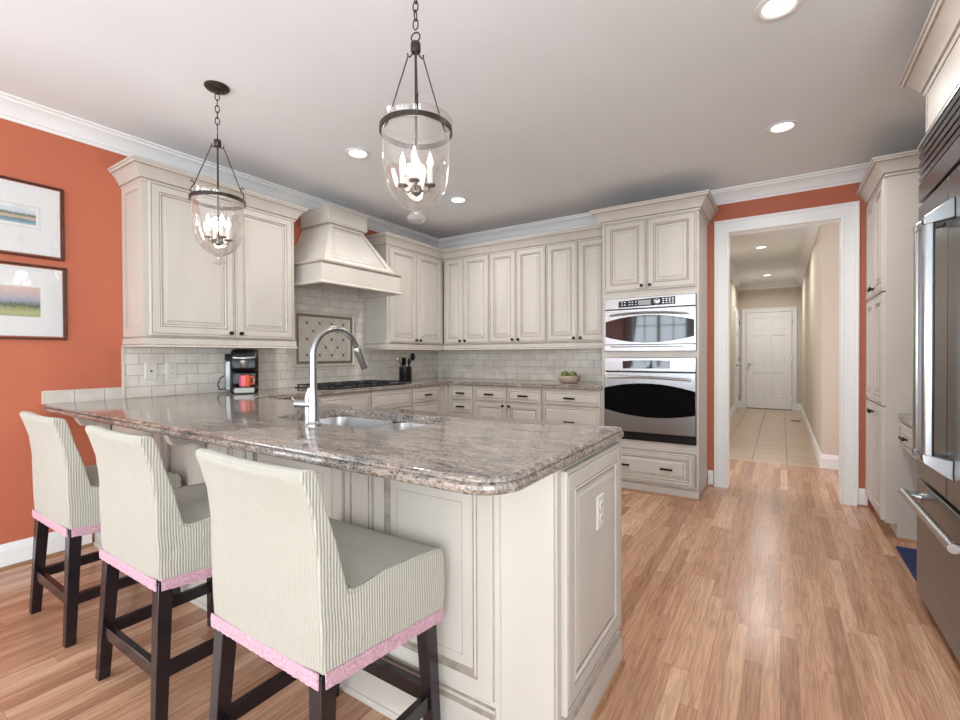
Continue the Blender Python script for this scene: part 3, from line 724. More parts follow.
mb = MB(); mb.box(0, -.014, 0, W, .0035, .068); lp = mb.build('vent_panel', 'black', t)
for k in range(14): mb = MB(); mb.box(.03+k*.051, -.0155, .02, .06+k*.051, -.0142, .026); mb.build('vent_slot', 'knob', lp)

# ------------------------------------------------------------------ base cabinets (top under counter at .88)
ZK = .879
def base_unit(label, loc, rz, W, D, items, group='base cabinets', toe=True):
    t = thing('base_cabinet', label, 'cabinet', loc, rz, group)
    body(t, 0, 0, .10, W, D, ZK); mb = MB(); mb.box(0, .06, 0, W, D, .0995); mb.build('toe_kick', 'cream', t)
    for it in items:
        if it[0] == 'w': add_drawer(t, *it[1:5], pulls=it[5], L=.11)
        else: add_door(t, *it[1:5], it[5] if len(it) > 5 else None, fr=.045)
    return t
YK = 4.13; DK = YB-YK-.002
X0 = -3.11
base_unit('narrow base cabinet with stacked drawers in the far corner of the back wall', (X0, YK, 0), 0, .338-.001, DK,
          [('w', .03, .722, .325, .862, (.178,)), ('w', .03, .575, .325, .715, (.178,)), ('w', .03, .34, .325, .568, (.178,)), ('w', .03, .11, .325, .333, (.178,))])
base_unit('base cabinet with two drawers over two doors under the back counter', (X0+.338, YK, 0), 0, .813-.001, DK,
          [('w', .008, .722, .409, .862, (.208,)), ('w', .417, .722, .804, .862, (.61,)), ('d', .008, .11, .410, .715, (.375, .68)), ('d', .415, .11, .804, .715, (.45, .68))])
base_unit('wide base cabinet of drawers beside the oven tower below the apple bowl', (X0+1.151, YK, 0), 0, XT0-.002-(X0+1.151), DK,
          [('w', .008, .722, .585, .862, (.29,)), ('w', .008, .42, .585, .715, (.29,)), ('w', .008, .11, .585, .41, (.29,))])
# left run, facing +x, front at X = -3.075
XK = -3.125; DL = XK-XL-.002
mb = MB()
base_unit('base cabinet with stacked drawers left of the far corner, under the utensil crock', (XK, 3.52, 0), R(90), .55, DL,
          [('w', .012, .722, .44, .862, (.226,)), ('w', .012, .42, .44, .715, (.226,)), ('w', .012, .11, .44, .41, (.226,))])
base_unit('base cabinet with a blank drawer front under the right half of the cooktop', (XK, 2.96, 0), R(90), .559, DL,
          [('w', .01, .70, .55, .862, ()), ('d', .01, .11, .55, .69, (.05, .62))])
base_unit('base cabinet with a blank drawer front under the left half of the cooktop', (XK, 2.40, 0), R(90), .559, DL,
          [('w', .01, .70, .55, .862, ()), ('d', .01, .11, .55, .69, (.50, .62))])
base_unit('base cabinet beside the inner corner of the peninsula behind the faucet', (XK, 1.815, 0), R(90), .584, DL,
          [('w', .16, .70, .53, .862, (.345,)), ('d', .16, .11, .53, .69, (.48, .62))])
# filler post in the inner corner
t = thing('corner_filler', 'plain cream filler post where the two base cabinet runs meet', 'cabinet trim', (XK, 4.072, 0))
mb = MB(); mb.box(.001, 0, 0, .0145, .057, .878); mb.build('filler_post', 'cream', t)

# ------------------------------------------------------------------ peninsula base
YP0, YP1, XE = 1.13, 1.812, -.535
t = thing('peninsula_cabinet', 'cream paneled peninsula base with a clipped corner, behind the bar stools', 'cabinet', (0, 0, 0))
chx, ch = .146, .092
foot = [(XL+.002, YP0), (XE-chx, YP0), (XE, YP0+ch), (XE, YP1-.01), (XL+.002, YP1-.01)]
th_ = .02
inner = [(XL+.022, YP0+th_), (XE-chx-.006, YP0+th_), (XE-th_, YP0+ch+.012), (XE-th_, YP1-.01-th_), (XL+.022, YP1-.01-th_)]
mb = MB(); n5 = 5
mb.add([(x, y, z) for z in (0, ZK) for x, y in foot]+[(x, y, z) for z in (.10, ZK) for x, y in inner],
       [(i, (i+1) % 5, 5+(i+1) % 5, 5+i) for i in range(5)]+[(5+i, 5+(i+1) % 5, 15+(i+1) % 5, 15+i) for i in range(5)]+[(15+i, 15+(i+1) % 5, 10+(i+1) % 5, 10+i) for i in range(5)]+[(10, 11, 12, 13, 14), (4, 3, 2, 1, 0)])
mb.build('body', 'cream', t)
# hole for the sink is above; panels on the stool side (facing -y)
mb = MB()
PAN = [(0, 0, 0), (0, .012, 0), (.003, .014, 0), (.05, .014, 0), (.053, .010, 1), (.057, .010, 1), (.062, .015, 0), (.068, .006, 1), (.072, .006, 1), (.085, .008, 0), (.105, .012, 0), (.107, .012, 1), (.109, .012, 0)]
pans = [(-1.165, -.69), (-1.94, -1.325), (-2.72, -2.10), (-3.50, -2.86)]
for a, b in pans:
    mb = MB(); mb.relief(a, .20, b, .868, PAN, yb=YP0); mb.build('back_panel', ['cream', 'glaze'], t, angle=20)
for a, b in ((-1.285, -1.18), (-2.06, -1.955), (-2.84, -2.735)):
    mb = MB(); mb.relief(a, .20, b, .868, [(0, 0, 0), (0, .012, 0), (.004, .014, 0), (.012, .014, 1), (.014, .012, 0), (.016, .012, 0)], yb=YP0)
    mb.build('stile', ['cream', 'glaze'], t, angle=20)
# end panel (facing +x) and clipped corner post
m2 = MB(); m2.relief(YP0+ch+.028, .145, YP1-.014, .862, door_rings(.06, .018))
mb = MB(); mb.v = [(XE-y, x, z) for x, y, z in m2.v]; mb.f = m2.f; mb.m = m2.m; mb.build('end_panel', ['cream', 'glaze'], t, angle=20)
m2 = MB(); L = math.hypot(ch, chx)
m2.relief(.008, .0, L-.008, ZK-.002, [(0, 0, 0), (0, .006, 0), (.004, .010, 0), (.006, .010, 0)])
mb = MB(); cc, ss = chx/L, ch/L; bx, by = XE-chx, YP0
mb.v = [(bx+(x*cc-y*ss), by+(x*ss+y*cc), z) for x, y, z in m2.v]; mb.f = m2.f; mb.m = m2.m
mb.build('corner_post', ['cream', 'glaze'], t, angle=20)
# base molding
mb = MB(); mb.sweep([(XL+.003, YP0), (XE-chx-.005, YP0)], [(0, 0), (.014, 0), (.014, .14), (.012, .152), (.006, .165), (.006, .175), (0, .18)], mats=[0, 0, 0, 1, 0, 1, 0])
mb.sweep([(XE, YP0+ch+.02), (XE, YP1-.012)], [(0, 0), (.018, 0), (.018, .105), (.012, .118), (0, .12)], mats=[0, 0, 1, 0, 0])
mb.build('base_molding', ['cream', 'glaze'], t, angle=20)
mb = MB(); mb.sweep([(XL+.003, YP0-.014), (XE-chx-.02, YP0-.014)], [(0, 0), (.012, 0), (.012, .010), (.006, .016), (0, .017)])
mb.build('shoe_molding', 'cream', t)
mb = MB(); mb.sweep([(XE+.018, YP0+ch+.02), (XE+.018, YP1-.012)], [(0, 0), (.014, 0), (.012, .010), (.006, .016), (0, .017)])
tag(mb.build('shoe_molding', 'shoe', t), 'brown wood shoe molding')
# corbels under the overhang
def corbel(x, label):
    poly = [(0, 0), (-.16, 0), (-.165, -.018), (-.160, -.035), (-.150, -.058), (-.135, -.078), (-.11, -.084), (-.08, -.080), (-.055, -.082), (-.035, -.095), (-.02, -.12), (-.012, -.16), (0, -.175)]
    t_ = thing('corbel', label, 'bracket', (x, YP0-.0165, .8788), group='corbels under the counter overhang')
    mb = MB(); mb.prism(poly[::-1], -.024, .024, lambda u, v, w_: (w_, u, v)); mb.build('bracket', ['cream'], t_, bevel=.003)
corbel(-2.30, 'scrolled cream corbel under the counter between the middle and nearest stools')
corbel(-3.42, 'scrolled cream corbel under the counter beside the orange wall')

# ------------------------------------------------------------------ countertop (one continuous slab with the sink opening)
def arc(cx, cy, r, a0, a1, n=8): return [(cx+r*math.cos(R(a0+(a1-a0)*i/n)), cy+r*math.sin(R(a0+(a1-a0)*i/n))) for i in range(n+1)]
def rrect(x0, y0, x1, y1, r, n=6):
    return arc(x1-r, y0+r, r, -90, 0, n)+arc(x1-r, y1-r, r, 0, 90, n)+arc(x0+r, y1-r, r, 90, 180, n)+arc(x0+r, y0+r, r, 180, 270, n)
XC = -.510; ZT = .92
out = [(XL+.011, .895), (XL+.05, .866)]+arc(XC-.115, .864+.115, .115, -90, 0, 10)+arc(XC-.02, 1.815-.02, .02, 0, 90, 3)+[(-3.10, 1.815), (-3.10, 4.10), (XT0-.002, 4.10), (XT0-.002, YB-.011), (XL+.011, YB-.011)]
hole = rrect(-1.965, 1.245, -1.195, 1.655, .085)
def granite_top():
    P = [Vector(p) for p in out]; n = len(P)
    nr = []
    for i in range(n):
        d1 = (P[i]-P[i-1]).normalized(); d2 = (P[(i+1) % n]-P[i]).normalized()
        n1 = Vector((d1.y, -d1.x)); n2 = Vector((d2.y, -d2.x)); q = (n1+n2).normalized(); nr.append(q/max(.3, q.dot(n1)))
    prof = [(-.018, 0), (-.010, -.001), (-.004, -.005), (-.002, -.010), (-.007, -.013), (.001, -.018), (.003, -.026), (.001, -.034), (-.005, -.040)]
    wall = lambda p: p.x < XL+.02 or p.y > YB-.02 or (abs(p.x-(XT0-.002)) < .001 and p.y > 4.0)
    vs = []
    for o_, z in prof:
        for i in range(n):
            q = P[i]+nr[i]*o_
            if P[i].x < XL+.02: q.x = P[i].x
            if P[i].y > YB-.02: q.y = P[i].y
            if abs(P[i].x-(XT0-.002)) < .001: q.x = P[i].x
            vs.append((q.x, q.y, ZT+z))
    k = len(prof); mb = MB()
    mb.add(vs, [(r_*n+i, (r_+1)*n+i, (r_+1)*n+(i+1) % n, r_*n+(i+1) % n) for r_ in range(k-1) for i in range(n)])
    hn = len(hole)
    hv = [(x, y, ZT) for x, y in hole]+[(x, y, ZT-.040) for x, y in hole]
    o = len(mb.v); mb.add(hv, [(i, (i+1) % hn, hn+(i+1) % hn, hn+i) for i in range(hn)])
    me = bpy.data.meshes.new('granite_countertop'); me.from_pydata(mb.v, [], mb.f)
    bm = bmesh.new(); bm.from_mesh(me); bm.verts.ensure_lookup_table()
    def fill(outer, inner):
        es = []
        for lst in (outer, inner):
            for i in range(len(lst)):
                a, b = bm.verts[lst[i]], bm.verts[lst[(i+1) % len(lst)]]
                e = bm.edges.get((a, b)) or bm.edges.new((a, b)); es.append(e)
        bmesh.ops.triangle_fill(bm, edges=es, use_beauty=True)
    fill(list(range(n)), list(range(o, o+hn)))
    fill(list(range((k-1)*n, k*n)), list(range(o+hn, o+2*hn)))
    bmesh.ops.recalc_face_normals(bm, faces=bm.faces)
    bm.to_mesh(me); bm.free()
    me.materials.append(MT['granite'])
    me.polygons.foreach_set('use_smooth', [True]*len(me.polygons)); me.set_sharp_from_angle(angle=R(28))
    ob = bpy.data.objects.new('granite_countertop', me); C.objects.link(ob)
    return tag(ob, 'polished grey and tan granite countertop running over the peninsula and both walls', 'countertop')
granite_top()
# the peninsula body and left base must not fill the sink: cut the body with a boolean-free approach (bowls are shallow shells below)

# sink
t = thing('double_sink', 'undermounted stainless double-bowl sink set in the peninsula counter', 'sink', (-1.58, 1.45, .88))
def bowl_mb(x0, x1, y0, y1, d):
    mb = MB(); L0 = rrect(x0, y0, x1, y1, .075); L1 = rrect(x0+.012, y0+.012, x1-.012, y1-.012, .065); L2 = rrect(x0+.04, y0+.04, x1-.04, y1-.04, .05)
    n = len(L0)
    vs = [(x, y, 0) for x, y in L0]+[(x, y, -d+.03) for x, y in L1]+[(x, y, -d) for x, y in L2]
    fs = [(r_*n+i, (r_+1)*n+i, (r_+1)*n+(i+1) % n, r_*n+(i+1) % n) for r_ in range(2) for i in range(n)]+[[2*n+i for i in range(n)]]
    # outer skin
    o2 = rrect(x0-.008, y0-.008, x1+.008, y1+.008, .08)
    vs += [(x, y, 0) for x, y in o2]+[(x, y, -d-.003) for x, y in o2]
    fs += [(i, (i+1) % n, 3*n+(i+1) % n, 3*n+i) for i in range(n)]+[(3*n+i, 3*n+(i+1) % n, 4*n+(i+1) % n, 4*n+i) for i in range(n)]+[[4*n+i for i in range(n)][::-1]]
    mb.add(vs, fs); return mb
for x0, x1 in ((-.385, .02), (.048, .385)):
    b = bowl_mb(x0, x1, -.205, .205, .19).build('bowl', 'sinksteel', t)
    mb = MB(); mb.lathe([(.0, .0), (.04, 0), (.043, .003), (.045, .004), (.045, 0)], ((x0+x1)/2, 0, -.189), 20, capb=False, capt=False); mb.build('drain', 'chrome', b)

# faucet
FX, FY = -1.585, 1.195
t = thing('kitchen_faucet', 'tall brushed nickel pull-down faucet arching over the double sink', 'faucet', (FX, FY, ZT))
mb = MB(); mb.lathe([(.030, 0), (.030, .006), (.024, .012), (.021, .02), (.018, .12), (.014, .15), (.0135, .29)], seg=24, capt=False)
mb.tube([(-.020, -.014, .0), (-.020, -.014, .115), (-.012, -.008, .15)], [.0115, .0115, .009], 14)
mb.build('base', 'chrome', t)
pts = [(0, 0, .12), (0, 0, .27)]
for i in range(0, 17):
    a = PI-(PI-.48)*i/16; pts.append((0, .116+.116*math.cos(a), .285+.110*math.sin(a)))
x_, y_, z_ = pts[-1]; dy, dz = .45, -.89
pts.append((0, y_+dy*.02, z_+dz*.02))
mb = MB(); mb.tube(pts, .0128, 16); mb.build('spout', 'chrome', t)
mb = MB(); a = pts[-1]; mb.tube([a, (0, a[1]+dy*.005, a[2]+dz*.005), (0, a[1]+dy*.02, a[2]+dz*.02), (0, a[1]+dy*.105, a[2]+dz*.105)], [.015, .0175, .0185, .0165], 16)
mb.build('spray_head', 'chrome', t)
mb = MB(); mb.tube([(-.0, -.0, .085), (-.022, -.012, .085), (-.05, -.026, .086)], [.016, .0175, .0175], 14)
mb.tube([(-.05, -.026, .086), (-.068, -.035, .087)], [.0145, .0155], 14); mb.tube([(-.062, -.032, .09), (-.082, -.043, .112)], [.0045, .0035], 8)
mb.build('handle', 'chrome', t)

# ------------------------------------------------------------------ backsplash
t = thing('tile_backsplash', 'cream subway tile backsplash on the left wall behind the cooktop', 'backsplash', (0, 0, 0))
mb = MB(); mb.box(XL+.0005, 1.287, ZT, XL+.010, YB-.0005, 1.264); mb.box(XL+.0005, 2.352, 1.264, XL+.010, 3.408, 1.90); mb.build('tile_field', 'tileL', t)
mb = MB(); mb.box(XL+.0005, .878, ZT, XL+.010, 1.272, .992); mb.build('low_tile_strip', 'tileS', t)
mb = MB(); mb.box(XL+.0005, 1.272, ZT, XL+.013, 1.287, 1.264); mb.box(XL+.0005, .872, ZT, XL+.012, .878, .996); mb.box(XL+.0005, .878, .992, XL+.012, 1.272, .998); mb.build('edge_trim', 'cream_tile', t)
# framed medallion behind the cooktop
MY0, MY1, MZ0, MZ1 = 2.555, 3.27, 1.095, 1.625
m2 = MB(); m2.relief(MY0, MZ0, MY1, MZ1, [(0, 0, 0), (.0, .010, 0), (.006, .018, 0), (.02, .020, 0), (.026, .014, 0), (.032, .012, 0), (.034, .010, 1), (.058, .010, 1), (.060, .012, 0), (.070, .012, 0), (.074, .007, 0), (.076, .007, 0)])
mb = MB(); mb.v = [(XL+.0095-y, x, z) for x, y, z in m2.v]; mb.f = m2.f; mb.m = m2.m
md = mb.build('medallion', ['cream_tile', 'medal'], t, angle=20)
mb = MB(); lines = MB(); xw = XL+.0095+.007
y0, y1, z0, z1 = MY0+.076, MY1-.076, MZ0+.076, MZ1-.076
W4 = (y1-y0)/4; H4 = z1-z0
def diamond(mb_, yc, zc, s): mb_.add([(xw+.0025, yc-s, zc), (xw+.0025, yc, zc-s), (xw+.0025, yc+s, zc), (xw+.0025, yc, zc+s), (xw, yc-s, zc), (xw, yc, zc-s), (xw, yc+s, zc), (xw, yc, zc+s)], [(0, 1, 2, 3), (7, 6, 5, 4), (0, 4, 5, 1), (1, 5, 6, 2), (2, 6, 7, 3), (3, 7, 4, 0)])
def gl(a, b):
    d = Vector((b[0]-a[0], b[1]-a[1])).normalized(); q = Vector((-d.y, d.x))*.0012
    lines.add([(xw+.0008, a[0]-q.x, a[1]-q.y), (xw+.0008, b[0]-q.x, b[1]-q.y), (xw+.0008, b[0]+q.x, b[1]+q.y), (xw+.0008, a[0]+q.x, a[1]+q.y)]*1+[(xw-.001, a[0]-q.x, a[1]-q.y), (xw-.001, b[0]-q.x, b[1]-q.y), (xw-.001, b[0]+q.x, b[1]+q.y), (xw-.001, a[0]+q.x, a[1]+q.y)],
              [(0, 1, 2, 3), (7, 6, 5, 4), (0, 4, 5, 1), (1, 5, 6, 2), (2, 6, 7, 3), (3, 7, 4, 0)])
A_ = [[(y0+(i+.5)*W4, z0+H4*(.1+.4*j)) for j in range(3)] for i in range(4)]
B_ = [[(y0+(i+1)*W4, z0+H4*(.3+.4*j)) for j in range(2)] for i in range(3)]
for i in range(3):
    for j in range(2):
        for q in (A_[i][j], A_[i+1][j], A_[i][j+1], A_[i+1][j+1]): gl(B_[i][j], q)
for j in range(2):
    for i_, sg in ((0, -1), (3, 1)):
        e_ = (A_[i_][0][0]+sg*W4/2, z0+H4*(.3+.4*j)); gl(A_[i_][j], e_); gl(A_[i_][j+1], e_)
for i in range(4):
    for j, sg in ((0, -1), (2, 1)):
        for s2 in (-1, 1): p_ = A_[i][j]; gl(p_, (p_[0]+s2*W4*.25, p_[1]+sg*H4*.1))
lines.build('diamond_joints', 'joint', md); 
for c_ in A_+B_:
    for p_ in c_: mb = MB(); diamond(mb, p_[0], p_[1], .014); mb.build('accent_inset', 'accent', md)
t = thing('tile_backsplash', 'cream subway tile backsplash on the back wall behind the apple bowl', 'backsplash', (0, 0, 0))
mb = MB(); mb.box(XL+.0105, YB-.010, ZT, XT0-.0005, YB-.0005, 1.264); mb.build('tile_field', 'tileB', t)

# outlet plates.  local: facing -y
def plate(name, label, loc, rz, W=.07, Hh=.115, kind='duplex', cat='outlet'):
    t_ = thing(name, label, cat, loc, rz, 'wall plates')
    mb = MB(); mb.relief(-W/2, -Hh/2, W/2, Hh/2, [(0, 0, 0), (0, .003, 0), (.003, .006, 0), (.005, .006, 0)]); mb.build('cover_plate', 'plate', t_)
    if kind == 'duplex':
        for z in (-.022, .022):
            mb = MB(); mb.lathe([(.016, -.006), (.016, -.0085), (.014, -.009)], (0, 0, z), 20, axis='y'); s_ = mb.build('socket', 'plate', t_)
            mb = MB(); mb.box(-.007, -.0096, z-.004, -.005, -.0091, z+.006); mb.box(.005, -.0096, z-.004, .007, -.0091, z+.006); mb.build('slots', 'black', s_)
    elif kind == 'jack':
        mb = MB(); mb.box(-.006, -.008, -.006, .006, -.0062, .006); mb.build('jack', 'black', t_)
    else:
        n = int(kind)
        for k in range(n):
            cx = (k-(n-1)/2)*W/n; mb = MB(); mb.box(cx-.016, -.0085, -.033, cx+.016, -.0062, .033); mb.build('rocker', 'plate', t_, bevel=.001)
    return t_
WX = XL+.0105
plate('phone_jack', 'square wall plate with a single jack, left of the duplex outlet near the coffee maker', (WX, 1.44, 1.10), R(90), .075, .118, 'jack', 'wall plate')
plate('wall_outlet', 'duplex outlet on the tile between the jack plate and the coffee maker', (WX, 1.57, 1.10), R(90))
plate('light_switch', 'wide switch plate on the tile behind the cooktop end', (WX, 3.59, 1.09), R(90), .30, .115, '4', 'switch')
plate('wall_outlet', 'outlet plate on the tile right of the black utensil crock', (WX, 4.33, 1.10), R(90), kind='1')
plate('wall_outlet', 'outlet plate on the middle of the back wall tile', (-2.784, YB-.0105, 1.10), 0, kind='1')
plate('wall_outlet', 'outlet plate on the back wall tile right above the apple bowl', (-1.66, YB-.0105, 1.10), 0, kind='1')
plate('wall_outlet', 'duplex outlet on the end panel of the peninsula', (XE+.0185, 1.535, .668), R(90), .066, .112)

# ------------------------------------------------------------------ range hood (local x along the wall, front -y)
HY0, HY1 = 2.44, 3.36
t = thing('range_hood', 'cream wood range hood with sloped sides above the tile medallion', 'range hood', (-3.12, HY0, 1.80), R(90))
W = HY1-HY0; D = -3.12-XL-.011
mb = MB()
# band: hollow box
def ring(mb, x0, y0, x1, y1, z0, z1, th, m=0):
    mb.box(x0, y0, z0, x1, y0+th, z1, m); mb.box(x0, y0+th, z0, x0+th, y1, z1, m); mb.box(x1-th, y0+th, z0, x1, y1, z1, m)
ring(mb, 0, 0, W, D, .0, .185, .03); mb.box(.03, .03, .12, W-.03, D, .185)
b_ = mb.build('lower_band', 'cream', t, bevel=.002)
mb = MB()
LIP = [(0, .0), (.014, .0), (.016, .010), (.006, .022), (0, .024)]
mb.sweep([(0, D), (0, 0), (W, 0), (W, D)], LIP, mats=[0, 0, 0, 1, 0]); mb.sweep([(0, D), (0, 0), (W, 0), (W, D)], [(0, .165), (.004, .165), (.014, .178), (.018, .190), (.0, .192)], mats=[0, 1, 0, 0, 0])
mb.build('band_molding', ['cream', 'glaze'], t, angle=20)
mb = MB(); mb.box(.031, .031, .10, W-.031, D, .119); mb.build('filter_panel', 'dark', t)
# sloped body
x0b, x1b, yb0 = .045, W-.045, .03; x0t, x1t, yt0 = .235, .592, .195; zb, zt = .192, .572
bq = [(x0b, yb0, zb), (x1b, yb0, zb), (x1b, D, zb), (x0b, D, zb)]; tq = [(x0t, yt0, zt), (x1t, yt0, zt), (x1t, D, zt), (x0t, D, zt)]
mb = MB(); mb.hexa(bq, tq); mb.build('sloped_body', 'cream', t)
# raised trapezoid frame on the front
def on_front(u, v, o):   # u 0..1 along, v 0..1 up
    A = Vector(bq[0]).lerp(Vector(bq[1]), u); B = Vector(tq[0]).lerp(Vector(tq[1]), u); p = A.lerp(B, v)
    nrm = (Vector(bq[1])-Vector(bq[0])).cross(Vector(tq[0])-Vector(bq[0])).normalized()
    return tuple(p+nrm*o)
mb = MB()
rg = [((.0, 0), .0, 0), ((.0, 0), .006, 0), ((.09, .10), .006, 0), ((.095, .11), .001, 1), ((.102, .13), .001, 1), ((.12, .17), .006, 0), ((.125, .18), .006, 1), ((.13, .19), .004, 0)]
vs = []; k = 0
for (iu, iv), o_, mm in rg:
    vs += [on_front(iu, iv, o_), on_front(1-iu, iv, o_), on_front(1-iu, 1-iv, o_), on_front(iu, 1-iv, o_)]
fs = []
for r_ in range(len(rg)-1):
    for k in range(4):
        mb.f.append([r_*4+k, r_*4+(k+1) % 4, r_*4+4+(k+1) % 4, r_*4+4+k]); mb.m.append(rg[r_+1][2])
l = (len(rg)-1)*4; mb.f.append([l, l+1, l+2, l+3]); mb.m.append(0); mb.v = vs
mb.build('front_panel', ['cream', 'glaze'], t, angle=20)
mb = MB()
mb.box(.205, .165, .582, .648, D, .72); mb.build('chimney', 'cream', t, bevel=.002)
mb = MB(); pth = [(.205, D), (.205, .165), (.648, .165), (.648, D)]
mb.sweep(pth, [(-.025, .559), (-.012, .559), (-.004, .569), (.004, .582), (.004, .589), (.0, .593)], mats=[0, 1, 0, 0, 1, 0])
mb.build('chimney_molding', ['cream', 'glaze'], t, angle=20); mb = MB(); mb.sweep(pth, [(0, .70), (.006, .705), (.008, .72), (0, .72)]); mb.build('chimney_cap', ['cream', 'glaze'], t, angle=20)

# ------------------------------------------------------------------ cooktop
t = thing('gas_cooktop', 'black gas cooktop with cast iron grates on the counter under the range hood', 'cooktop', (-3.365, 2.985, ZT+.0005))
mb = MB(); mb.box(-.26, -.45, 0, .26, .45, .008); mb.build('burner_tray', 'black', t, bevel=.003)
for cx, cy in ((-.11, -.29), (.13, -.29), (0, 0), (-.11, .29), (.13, .29)):
    mb = MB(); mb.lathe([(.045, .008), (.045, .012), (.034, .014), (.034, .019), (.01, .020)], (cx, cy, 0), 20, capb=False); mb.build('burner', 'iron', t)
for y0_ in (-.44, -.148, .148):
    mb = MB(); yw = .288; z0_, z1_ = .022, .031
    for a in (-.24, .17): mb.box(a, y0_, z0_, a+.014, y0_+yw, z1_)
    for q in (0, yw/2-.006, yw-.012): mb.box(-.24, y0_+q, z0_, .184, y0_+q+.012, z1_)
    mb.box(-.04, y0_, z0_, -.028, y0_+yw, z1_)
    for a in (-.235, .17):
        for q in (.002, yw-.014): mb.box(a, y0_+q, .008, a+.012, y0_+q+.012, z0_)
    mb.build('grate', 'iron', t, bevel=.002)
for k in range(5):
    mb = MB(); mb.lathe([(.015, .008), (.015, .018), (.012, .021), (.002, .022)], (.225, -.2+k*.05, 0), 16, capb=False); mb.build('knob', 'iron', t)

# ------------------------------------------------------------------ things on the counters
t = thing('utensil_crock', 'black cylindrical utensil crock at the far end of the cooktop', 'crock', (-3.43, 3.77, ZT))
mb = MB(); mb.lathe([(.066, 0), (.068, .005), (.068, .163), (.065, .165), (.062, .163), (.062, .01), (0.001, .01)], seg=32, capt=False); mb.build('crock_body', 'black', t)
def utensil(name, label, mt, base_, tip, head, cat='utensil'):
    mb = MB(); b0, b1 = Vector(base_), Vector(tip); mb.tube([b0, b0.lerp(b1, .5), b1], .006, 8)
    d = (b1-b0).normalized()
    if head == 'ladle': mb.ball(tuple(b1+d*.035), .042, sq=(.45, .95, 1))
    elif head == 'spoon': mb.ball(tuple(b1+d*.025), .03, sq=(.35, .8, 1.2))
    elif head == 'spatula':
        q = b1; mb.box(q.x-.005, q.y-.028, q.z-.005, q.x+.003, q.y+.028, q.z+.08)
    elif head == 'whisk':
        for k in range(4):
            a = PI*k/4
            mb.tube([tuple(b1+Vector((math.cos(a)*.022*math.sin(PI*j/8), math.sin(a)*.022*math.sin(PI*j/8), .08*j/8)))for j in range(9)], .0015, 5)
    o = mb.build(name, mt, bevel=0); return tag(o, label, cat, 'utensils in the black crock')
cx, cy, cz = -3.43, 3.77, ZT+.012
utensil('ladle', 'black ladle, the tallest round head in the utensil crock', 'black', (cx-.02, cy-.02, cz), (cx+.02, cy+.075, cz+.225), 'ladle')
utensil('serving_spoon', 'small black spoon beside the ladle in the crock', 'black', (cx+.02, cy-.01, cz), (cx+.03, cy+.018, cz+.18), 'spoon')
utensil('spatula', 'black spatula standing upright in the middle of the crock', 'black', (cx+.01, cy-.03, cz), (cx-.01, cy-.012, cz+.17), 'spatula')
utensil('wooden_spoon', 'pale wooden spoon leaning out of the crock behind the spatula', 'wood', (cx-.03, cy+.03, cz), (cx-.03, cy-.03, cz+.21), 'spoon')
utensil('tongs', 'thin steel utensil leaning far left out of the crock', 'steel2', (cx, cy+.03, cz), (cx+.01, cy-.105, cz+.21), 'spoon')
utensil('whisk', 'dark handled utensil leaning left between the spatula and the steel one', 'black', (cx-.01, cy+.02, cz), (cx-.0, cy-.075, cz+.20), 'none')

t = thing('fruit_bowl', 'round tan bowl holding green apples on the back counter', 'bowl', (-1.80, 4.42, ZT)); t.scale = (1.12, 1.12, 1.0)
mb = MB(); mb.lathe([(.055, 0), (.075, .006), (.092, .03), (.098, .055), (.096, .072), (.092, .074), (.088, .07), (.088, .05), (.07, .02), (.001, .015)], seg=36, capt=False); mb.build('bowl_body', 'bowl', t)
for (ax, ay), lb in (((-.042, -.01), 'left green apple resting in the tan bowl'), ((.042, -.005), 'right green apple resting in the tan bowl')):
    a = thing('green_apple', lb, 'apple', (-1.80+ax, 4.42+ay, ZT+.045), group='green apples in the bowl')
    mb = MB(); mb.ball((0, 0, .038), .040, sq=(1, 1, .95), dent=.14); mb.build('fruit', 'apple', a)
    mb = MB(); mb.tube([(0, 0, .066), (.002, .001, .084)], .0018, 6); mb.build('stem', 'bronze', a)

# coffee maker, front turned toward the room
t = thing('coffee_maker', 'black single-cup coffee maker on the counter below the large wall cabinet', 'coffee maker', (-3.455, 1.985, ZT), R(58)); t.scale = (1.1, 1.1, 1.06)
# local front -y
mb = MB(); pr = [(.13, 0), (.13, .26), (.09, .30), (.02, .318), (-.05, .312), (-.10, .285), (-.115, .25), (-.112, .165), (-.03, .16), (-.03, .055), (-.12, .05), (-.12, 0)]
mb.prism(pr, -.085, .085, lambda u, v, w_: (w_, u, v)); mb.build('housing', 'black', t, bevel=.02, seg=4)
mb = MB(); mb.prism([(.125, .02), (.125, .235), (.0, .235), (.0, .02)], -.125, -.086, lambda u, v, w_: (w_, u, v)); mb.build('water_tank', 'tank', t, bevel=.008)
mb = MB(); mb.prism([(.13, .236), (.13, .262), (.10, .285), (.0, .28), (-.01, .236)], -.125, -.086, lambda u, v, w_: (w_, u, v)); mb.build('tank_lid', 'black', t, bevel=.006)
mb = MB(); mb.tube([(-.062, -.06, .262), (-.06, -.12, .255), (-.03, -.132, .252), (.03, -.132, .252), (.06, -.12, .255), (.062, -.06, .262)], .009, 10); mb.build('lid_handle', 'steel2', t)
mb = MB(); mb.lathe([(.022, 0), (.03, .012), (.034, .05)], (0, -.085, .185), 20); mb.v = [(x, y-.012, z) for x, y, z in mb.v]; mb.build('brew_head', 'steel2', t)
mb = MB(); mb.box(-.066, -.128, .002, .066, -.034, .049); mb.build('drip_tray', 'pewter', t, bevel=.008, seg=3)
mb = MB(); mb.tube([(-.127, .10, .03), (-.165, .115, .02), (-.178, .12, .06), (-.16, .12, .11), (-.128, .115, .125)], .004, 8); mb.build('power_cord', 'black', t)
mg = Vector((0, -.094)); ca, sa = math.cos(R(58)), math.sin(R(58))
mx, my = -3.455+mg.x*ca-mg.y*sa, 1.985+mg.x*sa+mg.y*ca
